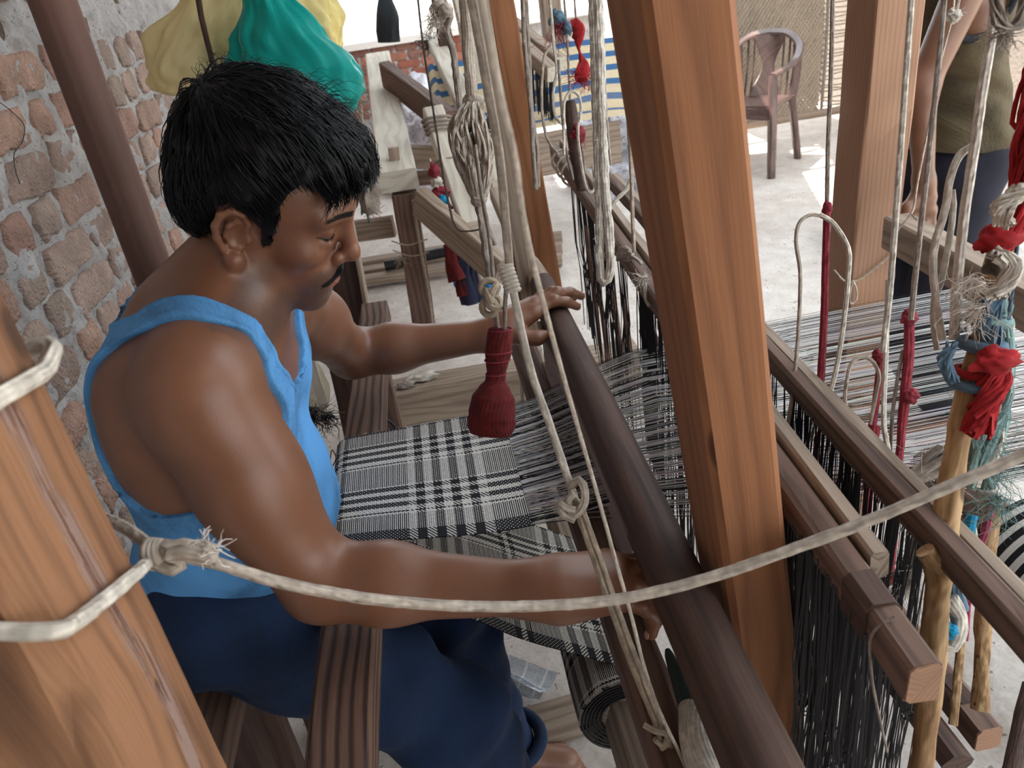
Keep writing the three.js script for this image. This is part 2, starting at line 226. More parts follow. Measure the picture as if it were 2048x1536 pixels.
{ // far wall: a low brick parapet under wide openings, piers and a lintel
  const z = -8.3, top = 0.92;
  M.farBrick = new THREE.MeshStandardMaterial({ color: 0x9c7466, map: bmap[0], bumpMap: grit, bumpScale: 0.006, roughness: 1 });
  const wb = structure('wall_back', [slab(-1.0, 2.0, -0.1, top - 0.02, z - 0.25, z - 0.01, 0.9), slab(-1.0, 4.4, 2.25, 2.75, z - 0.25, z, 0.9), slab(1.02, 1.14, top, 2.25, z - 0.2, z - 0.05, 0.9), slab(3.2, 4.4, -0.1, 2.75, z - 0.25, z, 0.9)], M.mortar);
  const lb = [brickGeo(0.215, 0.066, 401), brickGeo(0.215, 0.066, 402), brickGeo(0.21, 0.066, 403)]; lb.forEach((g) => g.rotateY(-Math.PI / 2));
  const RB = [0xb07360, 0xa66a5a, 0xb98270, 0x9a7468].map((c) => new THREE.MeshStandardMaterial({ color: c, map: bmap[1], bumpMap: grit, bumpScale: 0.006, roughness: 1 }));
  for (let c = 0; c < 11; c++) for (let i = 0; i < 11; i++) { const y = 0.05 + c * 0.082; if (c < 3 || i > 7) continue; const b = sh(new THREE.Mesh(lb[(R() * 3) | 0], RB[(R() * 4) | 0])); b.name = uniq('brick'); b.position.set(-0.9 + (c % 2) * 0.115 + i * 0.235, y, z); wb.add(b); }
  structure('trim_1', slab(-1.0, 2.0, top - 0.02, top + 0.04, z - 0.28, z + 0.04, 0.9), new THREE.MeshStandardMaterial({ color: 0xe6e2dc, roughness: 1, bumpMap: grit, bumpScale: 0.006 }));
}
{ // right wall, open towards the near end; roof with openings
  M.sheet = new THREE.MeshStandardMaterial({ color: 0x8a8078, roughness: 0.9, bumpMap: grit, bumpScale: 0.01 });
  const prism = (pts, x0, x1) => { const s = new THREE.Shape(); pts.forEach(([z, y], i) => i ? s.lineTo(-z, y) : s.moveTo(-z, y)); const g = new THREE.ExtrudeGeometry(s, { depth: x1 - x0, bevelEnabled: false }); g.rotateY(Math.PI / 2); g.translate(x0, 0, 0); return g; };
  structure('wall_right', prism([[-8.4, -0.1], [-2.3, -0.1], [-2.3, 2.75], [-8.4, 2.75]], 3.6, 3.7), M.sheet);
  structure('wall_front', [slab(-1.0, 1.2, -0.1, 2.75, 2.4, 2.6, 0.9), slab(1.2, 4.4, 2.35, 2.75, 2.4, 2.6, 0.9)], M.mortar);
  // roof sheets with an open bay over the right side of the shed and one narrow missing strip farther back
  const strip = (z) => lerp(0.98, 0.52, (z + 5.4) / 1.4), prismY = (pts) => { const s = new THREE.Shape(); pts.forEach(([x, z], i) => i ? s.lineTo(x, z) : s.moveTo(x, z)); const g = new THREE.ExtrudeGeometry(s, { depth: 0.08, bevelEnabled: false }); g.rotateX(Math.PI / 2); g.translate(0, 2.83, 0); return g; };
  structure('roof', [slab(-1.1, 4.5, 2.75, 2.83, -8.8, -8.2), slab(-1.1, -0.7, 2.75, 2.83, -8.2, -5.4), slab(1.0, 1.7, 2.75, 2.83, -8.2, -5.4), prismY([[-1.1, -5.4], [strip(-5.4), -5.4], [strip(-4.0), -4.0], [-1.1, -4.0]]), prismY([[strip(-5.4) + 0.26, -5.4], [1.7, -5.4], [1.7, -4.0], [strip(-4.0) + 0.26, -4.0]]), slab(-1.1, 1.7, 2.75, 2.83, -4.0, -3.4), slab(-1.1, 0.95, 2.75, 2.83, -3.4, 0.7), slab(3.4, 4.5, 2.75, 2.83, -8.2, 0.7), slab(-1.1, 4.5, 2.75, 2.83, 0.7, 2.8)], M.sheet);
  structure('pillar_1', slab(3.55, 3.7, -0.1, 2.75, -0.1, 0.05), M.sheet);
  structure('beam_1', slab(3.55, 3.7, 2.45, 2.75, -2.3, 2.6), M.sheet);
}

// ---------------------------------------------------------------- the loom in front
// uprights
solo('loom_post', beam(V(0.086, 2.35, -0.603), V(0.344, 0.0, -0.603), 0.064, 0.105, { up: V(0, 0, -1), c: 0.006, n: 40, wob: 0.0005, uo: 0.1, vo: 0.35 }), M.post, 'thick orange-brown timber post in front of the weaving, knot on its dark side', 'post');
solo('loom_post', beam(V(-0.318, 2.3, -0.333), V(-0.318, 0.0, -0.333), 0.225, 0.1, { up: V(0, 0, 1), c: 0.012, n: 40, wob: 0.003, uo: 0.28, vo: 0.2 }), M.left, 'broad knotty timber post with white rope tied round it', 'post');
solo('loom_post', beam(V(0.188, 2.3, -1.99), V(0.315, 0.0, -1.99), 0.062, 0.075, { up: V(0, 0, -1), c: 0.005, n: 30 }), M.post, 'slim reddish-brown post rising behind the far end of the beater bar', 'post');
{
  const t = thing('loom_post', 'pinkish square timber post standing behind the far edge of the warp', 'post', V(0.86, 0, -1.45));
  part(t, 'timber', beam(V(0.882, 2.3, -1.455), V(0.866, 0.0, -1.455), 0.095, 0.1, { up: V(0, 0, -1), c: 0.004, n: 30, vo: 0.1 }), M.pink);
}
// rails overhead that the cords hang from (above the picture)
for (const [x, z0, z1, w] of [[0.27, -0.2, -2.1, 'front'], [0.37, -0.2, -2.1, 'rear'], [0.09, -0.3, -2.1, 'beater']])
  solo('overhead_rail', beam(V(x, 1.95, z0), V(x, 1.95, z1), 0.05, 0.06), M.brown, `${w} wooden rail across the top of the loom`, 'rail');
solo('overhead_beam', beam(V(-0.45, 2.02, -0.56), V(1.2, 2.02, -0.56), 0.07, 0.08), M.brown, 'near wooden beam along the top of the loom', 'beam');
solo('overhead_beam', beam(V(-0.45, 2.02, -2.05), V(1.2, 2.02, -2.05), 0.07, 0.08), M.brown, 'far wooden beam along the top of the loom', 'beam');

// breast beam under the cloth
solo('breast_beam', beam(V(-0.2, 0.686, -0.30), V(-0.185, 0.686, -1.86), 0.068, 0.05, { c: 0.004, n: 50, wob: 0.002 }), M.ridge, 'dark ridged wooden beam the checked cloth is folded over, beside the weaver', 'beam');
solo('side_rail', beam(V(-0.36, 0.12, -2.42), V(0.62, 0.12, -2.40), 0.12, 0.14, { c: 0.01 }), M.grey, 'low grey timber on the floor beyond the cloth', 'timber');
solo('support_post', beam(V(-0.2, 0.66, -1.72), V(-0.2, 0, -1.72), 0.06, 0.06, { up: V(0, 0, 1) }), M.brown, 'short leg under the far end of the dark ridged beam', 'leg');
solo('support_post', beam(V(-0.2, 0.66, -0.42), V(-0.2, 0, -0.42), 0.06, 0.06, { up: V(0, 0, 1) }), M.brown, 'short leg under the near end of the dark ridged beam', 'leg');

// woven check: one pattern of stripes for the warp (across) and the weft (along)
const BLK = [22, 22, 28], WHT = [226, 220, 212];
const THREAD = 1.5; // millimetres
function stripes(list) { // [kind, millimetres] -> colour of every thread
  const out = []; for (const [k, mm] of list) for (let i = 0; i < Math.round(mm / THREAD); i++) out.push(k === 'b' ? 0 : k === 'w' ? 1 : 2 + out.length % 2); return out; // 2 and 3: alternating single threads
}
const GRP = [['w', 3], ['b', 11], ['w', 9], ['b', 10], ['w', 9], ['b', 10], ['w', 10], ['b', 3], ['w', 4]];
const WARP = stripes([['b', 5], ['r', 34], ...GRP, ['r', 56], ...GRP, ['r', 34], ['b', 22]]);
const BLOCK = [['w', 13], ['b', 13], ['w', 13], ['b', 13], ['w', 13], ['b', 13], ['w', 13], ['b', 13], ['w', 12]];
const WEFT = stripes([['r', 54], ...BLOCK, ['r', 100], ['b', 8], ['w', 9], ['b', 9], ['r', 150], ...BLOCK, ['r', 62], ['b', 9], ['w', 9], ['b', 9]]);
function clothTex(nx, nz) {
  const w = 2048, h = 2048; let q = rng(5);
  return [tex(w, h, (u, v) => {
    const X = u * nx, Z = v * nz, i = Math.floor(X), j = Math.floor(Z), fx = X - i - 0.5, fz = Z - j - 0.5, wj = WARP[j % WARP.length], fi = WEFT[i % WEFT.length], over = wj > 1 ? (i + j) % 2 === 0 : fi > 1 ? (i + j) % 4 !== 0 : (i + j) % 4 < 2, c = (over ? wj : fi) % 2 ? WHT : BLK;
    const e = over ? Math.abs(fz) * 1.1 + Math.abs(fx) * 0.4 : Math.abs(fx) * 1.1 + Math.abs(fz) * 0.4, k = 1.06 - e * 0.35 + (h2(i, j, 3) - 0.5) * 0.14; return [c[0] * k, c[1] * k, c[2] * k];
  }), tex(1024, 1024, (u, v) => { const X = u * nx, Z = v * nz, fx = X - Math.floor(X) - 0.5, fz = Z - Math.floor(Z) - 0.5, over = (Math.floor(X) + Math.floor(Z)) % 2 === 0, g = 200 - (over ? Math.abs(fz) : Math.abs(fx)) * 260; return [g, g, g]; }, false)];
}
const CLX = WEFT.length, CLZ = WARP.length, CLM = CLX * THREAD;
{
  const [map, bump] = clothTex(CLX, CLZ);
  M.cloth = new THREE.MeshStandardMaterial({ map, bumpMap: bump, bumpScale: 0.0006, roughness: 0.95 });
}
// path of the cloth: from the fell, over the breast beam, down to the roller under it (x, y, near z, far z)
const FELL = 0.062;
{
  const prof = [];
  for (let i = 0; i <= 24; i++) { const t = i / 24; prof.push([lerp(FELL, -0.215, t), lerp(0.73, 0.722, t)]); }
  for (let i = 1; i <= 8; i++) { const a = Math.PI / 2 + i / 8 * Math.PI * 0.86; prof.push([-0.215 + 0.026 * Math.cos(a), 0.692 + 0.030 * Math.sin(a)]); }
  for (let i = 1; i <= 26; i++) { const t = i / 26; prof.push([lerp(-0.222, 0.155, t), lerp(0.664, 0.430, t)]); }
  let len = 0; const pos = [], uv = [], idx = [], m = 40, S = [];
  prof.forEach((p, i) => { if (i) len += Math.hypot(p[0] - prof[i - 1][0], p[1] - prof[i - 1][1]); S.push(len); });
  const T = 0.0012;
  for (const side of [0, 1]) prof.forEach(([x, y], i) => {
    const a = prof[Math.max(0, i - 1)], b = prof[Math.min(prof.length - 1, i + 1)], L = Math.hypot(b[0] - a[0], b[1] - a[1]), nx = (b[1] - a[1]) / L, ny = -(b[0] - a[0]) / L, s = S[i] / len;
    for (let j = 0; j <= m; j++) {
      const v = j / m, near = lerp(-0.842, -0.892, sst(0, 0.4, s)) + 0.05 * sst(0.5, 0.9, s), farz = lerp(-1.172, -1.186, sst(0, 0.4, s)) + 0.03 * sst(0.5, 0.9, s), z = lerp(farz, near, v);
      const w = (n3(s * 9, v * 6, 0, 8) - 0.5) * 0.006 * sst(0.5, 0.7, s), k = w + (side ? -T : 0);
      pos.push(x + nx * k, y + ny * k, z); uv.push(0, v);
    }
  });
  const N = prof.length, off = N * (m + 1);
  for (let k = 0; k < 2; k++) for (let i = 0; i < N - 1; i++) for (let j = 0; j < m; j++) { const a = k * off + i * (m + 1) + j, b = a + m + 1; k ? idx.push(a, a + 1, b, b, a + 1, b + 1) : idx.push(a, b, a + 1, b, b + 1, a + 1); }
  // the cloth and the roll it is wound on
  const t = thing('woven_cloth', 'black and white checked cloth being woven, stretched over the beam in front of the weaver', 'cloth', V(-0.1, 0.72, -1.0));
  for (let i = 0; i < uv.length; i += 2) uv[i] = S[Math.floor((i / 2 % off) / (m + 1))] * 1000 / CLM;
  part(t, 'fabric', geom(pos, uv, idx), M.cloth);
  // fringe of weft ends along both selvedges
  const fr = []; for (let i = 0; i < 90; i++) { const x = rr(-0.2, FELL), e = R() < 0.5, z = e ? -0.868 : -1.185; fr.push(tube([V(x, 0.724, z), V(x + rr(-0.003, 0.003), 0.722, z + (e ? 1 : -1) * rr(0.002, 0.006))], 0.0003, { raw: true, n: 3, cap: false })); }
  const f = part(t, 'selvedge_threads', fr, M.fibre); f.userData.kind = 'stuff';
}
{
  const c = V(0.158, 0.352, 0), t = thing('cloth_roller', 'square wooden roller with finished dark cloth wound round it, below the weaving', 'roller', V(0.158, 0.28, -0.97));
  part(t, 'axle', beam(V(0.158, 0.352, -0.66), V(0.158, 0.352, -1.45), 0.06, 0.06, { up: V(0.25, 1, 0), c: 0.004 }), M.grey);
  const spiral = []; for (let i = 0; i < 60; i++) { const a = i / 60 * 2 * Math.PI; spiral.push([Math.cos(a) * 0.075, Math.sin(a) * 0.075]); }
  const g = sweep(line(V(0.158, 0.352, -0.812), V(0.158, 0.352, -1.16), 14), (t2, l) => spiral.map(([a, b], j) => [a * (1 + 0.03 * n3(j * 0.4, l * 14, 0, 5)), b * (1 + 0.03 * n3(j * 0.4, l * 14, 0, 5))]), { tu: 0.35, tv: CLM / 1000, crease: 0.5 });
  const p = g.attributes.uv; for (let i = 0; i < p.count; i++) { const a = p.getX(i); p.setXY(i, p.getY(i), a); }
  part(t, 'cloth_roll', g, M.cloth, 'layers of wound checked cloth');
  const edge = []; for (let k = 0; k < 6; k++) edge.push(new THREE.TorusGeometry(0.042 + k * 0.006, 0.0022, 6, 40).translate(0.158, 0.352, -0.809 + k * 0.0004));
  part(t, 'layer_edges', edge, M.black);
}
// ---- the beater (batten): cap, race, reed, swords
{
  const t = thing('beater', 'dark swinging wooden beater bar with a reed, held by the weaver with both hands', 'beater', V(0.17, 0.7, -1.0));
  const capS = (t2, l) => { const w = 0.052, h = 0.062, e = lerp(1, 0.9, t2); return [[-w / 2, -h / 2], [w / 2, -h / 2], [w / 2 + 0.001, h / 2 - 0.016], [w / 2 - 0.006, h / 2 - 0.005], [w / 2 - 0.016, h / 2], [-w / 2 + 0.018, h / 2], [-w / 2 + 0.006, h / 2 - 0.007], [-w / 2, h / 2 - 0.02]].map(([a, b]) => [a * e, b * e + (n3(l * 5, a * 90, 0, 3) - 0.5) * 0.003]); };
  part(t, 'cap', sweep(line(V(0.183, 0.805, -0.36), V(0.196, 0.815, -1.50), 40), capS, { crease: 1.0 }), M.dark, 'long dark cap bar polished by hands');
  part(t, 'cap_end', sweep(line(V(0.196, 0.815, -1.50), V(0.194, 0.822, -1.63), 8), (s) => rectSec(0.044 * (1 - s * 0.15), 0.055 * (1 - s * 0.2), 0.014), { crease: 0.5 }), M.grey, 'pale worn end of the cap');
  part(t, 'race', beam(V(0.142, 0.672, -0.34), V(0.142, 0.672, -1.62), 0.05, 0.055, { c: 0.008 }), M.brown, 'lower bar the shuttle runs along');
  part(t, 'sword', beam(V(0.17, 0.68, -1.56), V(0.14, 1.95, -1.56), 0.035, 0.05, { up: V(0, 0, 1), taper: 0.7 }), M.grey);
  part(t, 'sword', beam(V(0.155, 0.68, -1.50), V(0.12, 0.16, -1.50), 0.05, 0.035, { up: V(0, 0, 1) }), M.pale);
  const dents = []; for (let i = 0; i < 190; i++) { const z = lerp(-0.735, -1.36, i / 189); dents.push(new THREE.BoxGeometry(0.004, 0.1, 0.0009).translate(0.168, 0.742, z)); }
  const rd = part(t, 'reed', beam(V(0.168, 0.695, -0.72), V(0.168, 0.695, -1.38), 0.012, 0.012), M.grey); part(rd, 'upper_rib', beam(V(0.168, 0.785, -0.72), V(0.168, 0.785, -1.38), 0.012, 0.012), M.grey);
  const dt = part(rd, 'dents', dents, new THREE.MeshStandardMaterial({ color: 0xb9aaa6, roughness: 0.5, metalness: 0.3 })); dt.userData.kind = 'stuff';
}
{ // shuttle lying in the race
  const t = thing('shuttle', 'slim shuttle with a white yarn pirn and dark green tip, between the two beater bars', 'shuttle', at(1392, 1480, { y: 0.72 }));
  const a = at(1335, 1300, { y: 0.712 }), b = at(1375, 1410, { y: 0.716 }), c = at(1420, 1560, { y: 0.716 });
  part(t, 'tip', sweep(line(a, b, 10), (s) => ring(lerp(0.003, 0.010, Math.sqrt(s)), 10), { crease: 1.2 }), new THREE.MeshStandardMaterial({ color: 0x23352f, roughness: 0.6 }));
  part(t, 'pirn', sweep(line(b, c, 16), (s) => ring(0.006 + 0.013 * Math.sin(Math.PI * clamp(s * 0.62 + 0.08, 0, 1)), 14), { crease: 1.2, tu: 0.05, tv: 0.025 }), M.cordWhite);
}
// ---- warp: every thread from the fell, through reed and heddles, to the back beam
const warpZ = (v, x) => { // v 0 = far edge, 1 = near edge; spreads towards the back
  const k = sst(FELL - 0.02, 0.6, x); return lerp(lerp(-1.176, -1.30, k), lerp(-0.842, -0.735, k), v);
};
{
  const q = rng(77), pos = [], nor = [], col = [], idx = [], N = 420, r = 0.0005;
  for (let i = 0; i < N; i++) {
    const v0 = (i + 0.5 + (q() - 0.5) * 1.1) / N, white = WARP[Math.min(WARP.length - 1, Math.floor((i + 0.5) / N * WARP.length))] % 2 || q() < 0.12, up = q() < 0.5 ? 1 : -1, js = (q() - 0.5) * 0.005, jy = (q() - 0.5) * 0.008, grp = (h2(Math.floor(i / 4), 0, 9) - 0.5) * 0.006, R0 = r * (0.75 + q() * 0.6) * (white ? 1.25 : 0.9);
    const P = [[FELL - 0.004, 0.731, 0], [0.11, 0.733 + up * 0.004, 0.4], [0.168, 0.738 + up * 0.012, 0.2], [0.22, 0.742 + up * 0.018, 1], [0.30, 0.745 + up * 0.022, 0.6], [0.42, 0.742 + up * 0.010, 1], [0.62, 0.738 + jy, 1], [0.95, 0.74 + jy, 1], [1.45, 0.752 + jy * 0.5, 1]];
    const c = white ? [0.72 + q() * 0.15, 0.72 + q() * 0.14, 0.73 + q() * 0.14] : [0.010, 0.010, 0.016];
    if (q() < 0.03) { c[0] = 0.02; c[1] = 0.02; c[2] = 0.03; }
    const base = pos.length / 3;
    P.forEach(([x, y, s]) => { const z = warpZ(v0, x) + (js + grp) * s; for (let j = 0; j < 3; j++) { const a = j / 3 * 6.283 + 0.5; pos.push(x, y + Math.cos(a) * R0, z + Math.sin(a) * R0); nor.push(0, Math.cos(a), Math.sin(a)); col.push(...c); } });
    for (let k = 0; k < P.length - 1; k++) for (let j = 0; j < 3; j++) { const a = base + k * 3 + j, b = base + k * 3 + (j + 1) % 3; idx.push(a, b, a + 3, b, b + 3, a + 3); }
  }
  M.thread = new THREE.MeshStandardMaterial({ color: 0xffffff, vertexColors: true, roughness: 0.75 });
  solo('warp_threads', geom(pos, null, idx, nor, col), M.thread, 'black and white warp threads stretched across the loom', 'threads', null, 'stuff');
}
// ---- heald shafts, their heddles and lease rods
const SA = at(1846, 1366, { y: 0.89 }), SB = at(1108, 300, { y: 0.89 }), SC = at(2170, 1400, { y: 0.89 }), SD = at(1205, 345, { y: 0.89 });
const along = (a, b) => (z) => lerp(a.x, b.x, (z - a.z) / (b.z - a.z)), sx1 = along(SA, SB), sx2 = along(SC, SD);
function shaft(label, a, b, off, nearTape) {
  const t = thing('heald_shaft', label, 'heald shaft', a.clone());
  part(t, 'bar', beam(a, b, nearTape ? 0.026 : 0.021, nearTape ? 0.04 : 0.031, { c: 0.004 }), M.brown);
  part(t, 'bar', beam(a.clone().add(off).add(V(0, 0, nearTape ? -0.1 : 0)), b.clone().add(off), 0.018, 0.028, { c: 0.003 }), M.grey);
  if (nearTape) { const d = b.clone().sub(a).normalize(); part(t, 'tape', beam(a.clone().addScaledVector(d, 0.06), a.clone().addScaledVector(d, 0.1), 0.031, 0.045, { c: 0.006 }), M.dark); part(t, 'end_grain', beam(a.clone().addScaledVector(d, -0.002), a.clone().addScaledVector(d, 0.001), 0.025, 0.039, { c: 0.004 }), M.pink); part(t, 'lashing', tube([a.clone().addScaledVector(d, 0.045).add(V(0, 0.024, 0)), a.clone().addScaledVector(d, 0.045).add(V(-0.017, 0.01, 0)), a.clone().addScaledVector(d, 0.04).add(V(-0.017, -0.03, 0)), a.clone().addScaledVector(d, 0.03).add(V(0.0, -0.12, 0))], 0.0012), M.cordGrey); }
  return t;
}
shaft('front heald shaft, brown bars end taped near the camera', SA.clone(), SB.clone(), V(0.03, 0.012, -0.012), true);
shaft('second heald shaft, brown bars behind the front one', SC.clone(), SD.clone(), V(0.028, -0.016, 0.02), false);
solo('lower_heald_bar', beam(V(0.31, 0.40, -0.42), V(0.35, 0.40, -1.9), 0.022, 0.035), M.brown, 'lower bar of the front heald shaft', 'bar');
{ const t = thing('lower_heald_bar', 'lower bar of the second heald shaft with a pale cut end', 'bar', at(1975, 1478, { d: 0.86 }));
  const a = at(1975, 1478, { d: 0.86 }), b = V(a.x + 0.01, a.y, -1.7); part(t, 'bar', beam(a, b, 0.03, 0.034, { c: 0.004 }), M.brown); part(t, 'end_grain', beam(a.clone().add(V(0, 0, 0.002)), a.clone(), 0.029, 0.033, { c: 0.004 }), M.pink);
  part(t, 'tape', beam(a.clone().add(V(0, 0, -0.035)), a.clone().add(V(0, 0, -0.075)), 0.034, 0.038, { c: 0.008 }), M.dark); }
solo('treadle_bar', beam(at(1915, 1530, { d: 0.84 }), at(1915, 1530, { d: 0.84 }).add(V(0.01, 0, -1.2)), 0.034, 0.03, { c: 0.011 }), M.dark, 'rounded dark bar end at the bottom edge, lowest of the heald bars', 'bar');
{ // heddles: black strings; a dense unused bundle at the near end, loose hanks at the far end
  const q = rng(31);
  const strings = (n, z0, z1, x, y0, y1, sx, r0) => { const l = []; for (let i = 0; i < n; i++) { const z = lerp(z0, z1, q()), x0 = x(z) + (q() - 0.5) * sx, bow = (q() - 0.5) * 0.012, m = lerp(y0, y1, 0.5), o = (q() - 0.5) * 0.03; l.push(tube([V(x0, y0, z), V(x0 + bow, m + 0.02, z + o * 0.4), V(x0 - bow, m - 0.02, z + o * 0.5), V(x0, y1, z + o)], r0 * (0.6 + q() * 0.8), { n: 3, step: 0.09, cap: false, rough: 0 })); } return l; };
  const eyes = (n, z0, z1, x, y) => { const l = []; for (let i = 0; i < n; i++) { const zz = lerp(z0, z1, q()), c = V(x(zz) + (q() - 0.5) * 0.02, y + (q() - 0.5) * 0.02, zz); l.push(new THREE.TorusGeometry(0.004, 0.0009, 4, 8).rotateY(q() * 3).translate(c.x, c.y, c.z)); } return l; };
  solo('heddle_strings', [...strings(330, -0.42, -0.74, sx1, 0.885, 0.42, 0.034, 0.0007), ...eyes(70, -0.44, -0.72, sx1, 0.66)], M.black, 'dense black heddle strings hanging from the near end of the front shaft', 'strings', null, 'stuff');
  solo('heddle_strings', [...strings(200, -0.5, -0.8, sx2, 0.885, 0.42, 0.03, 0.0007), ...eyes(40, -0.5, -0.78, sx2, 0.66)], M.black, 'black heddle strings of the second shaft, behind the front ones', 'strings', null, 'stuff');
  solo('heddle_strings', [...strings(100, -0.78, -1.28, sx1, 0.885, 0.42, 0.008, 0.0009), ...strings(60, -0.78, -1.28, sx2, 0.885, 0.42, 0.008, 0.0009), ...strings(50, -1.2, -1.3, sx1, 0.885, 0.5, 0.01, 0.001)], M.black, 'black heddle strings holding the warp threads of the cloth', 'strings', null, 'stuff');
  for (const [u0, u1, v, n, lab] of [[1140, 1190, 420, 60, 'leftmost black hank of spare heddles on the far end of the shaft'], [1195, 1262, 500, 60, 'black hank of spare heddles beside the fluffy white loop']]) {
    const a = at(u0, v, { x: 0.372 }), b = at(u1, v + 90, { x: 0.36 }); solo('heddle_hank', strings(n * 0.6, a.z, b.z, sx1, 0.885, 0.46, 0.02, 0.0013), M.black, lab, 'hank');
  }
}
// thin rods hanging among the spare heddles
for (const [u, v, u2, v2, lab] of [[1172, 452, 1200, 690, 'dark thin rod hanging left of the fluffy white loop'], [1195, 560, 1218, 740, 'pale-tipped thin rod under the fluffy white loop'], [1225, 580, 1245, 735, 'dark stained rod right of the fluffy white loop'], [1246, 590, 1262, 728, 'slim tan rod nearest the orange-brown post']])
  solo('heald_rod', tube([at(u, v, { x: 0.368 }), at((u + u2) / 2 + 1, (v + v2) / 2, { x: 0.368 }), at(u2, v2, { x: 0.368 })], 0.006, { n: 8, step: 0.03 }), M.brown, lab, 'rod');
{ const t = thing('back_beam', 'grey-brown wooden beam tied to the pinkish post above the warp', 'beam', at(1790, 455, { y: 0.9 })); part(t, 'timber', beam(at(1792, 462, { y: 0.88 }), at(2048, 612, { y: 0.88 }).add(V(-0.01, 0, 0.35)), 0.05, 0.062, { c: 0.004 }), M.grey); }
{ // lashing of cord round the pinkish post
  const p = [[1668, 540], [1690, 562], [1712, 562], [1745, 540], [1775, 515], [1792, 500]].map(([u, v]) => at(u, v, { z: -1.398 }));
  const t = thing('lashing_cord', 'thin tan cord lashed round the pinkish post', 'cord', p[0]); part(t, 'cord', tube(p, 0.0022), M.cordTan);
  part(t, 'loop', tube([[1705, 560], [1712, 575], [1712, 600], [1702, 607], [1700, 590], [1704, 565]].map(([u, v]) => at(u, v, { z: -1.396 })), 0.0018), M.cordWhite);
}
// yarn beam at the right edge with its black and white threads
{
  const c = at(2085, 1130, { z: -0.98 }), t = thing('yarn_beam', 'big roll of black and white striped warp at the right edge', 'roll', c.clone());
  const map = tex(1024, 16, (u) => { const x = u * 200, s = x < 95 ? Math.floor(x / 9) % 2 : (Math.floor(x) % 3 === 0 ? 0.55 : 0.1), k = 0.9 + 0.2 * h2(Math.floor(u * 700), 1, 2); return mix3(BLK, [225, 222, 216], s).map((a) => a * k); });
  const m = new THREE.MeshStandardMaterial({ map, roughness: 0.9 });
  const pr = []; for (let i = 0; i <= 60; i++) { const u = i / 60; pr.push(new THREE.Vector2(0.125 + (i % 2) * 0.002, lerp(0.25, -0.05, u))); }
  const g = new THREE.LatheGeometry(pr, 48); g.rotateX(Math.PI / 2); const uv = g.attributes.uv; for (let i = 0; i < uv.count; i++) uv.setXY(i, 1 - uv.getY(i), uv.getX(i));
  g.translate(c.x, c.y, c.z); part(t, 'wound_threads', g, m);
  part(t, 'core', sweep(line(c.clone().add(V(0, 0, -0.35)), c.clone().add(V(0, 0, 0.35)), 4), ring(0.045, 20), { crease: 0.6 }), M.brown);
}

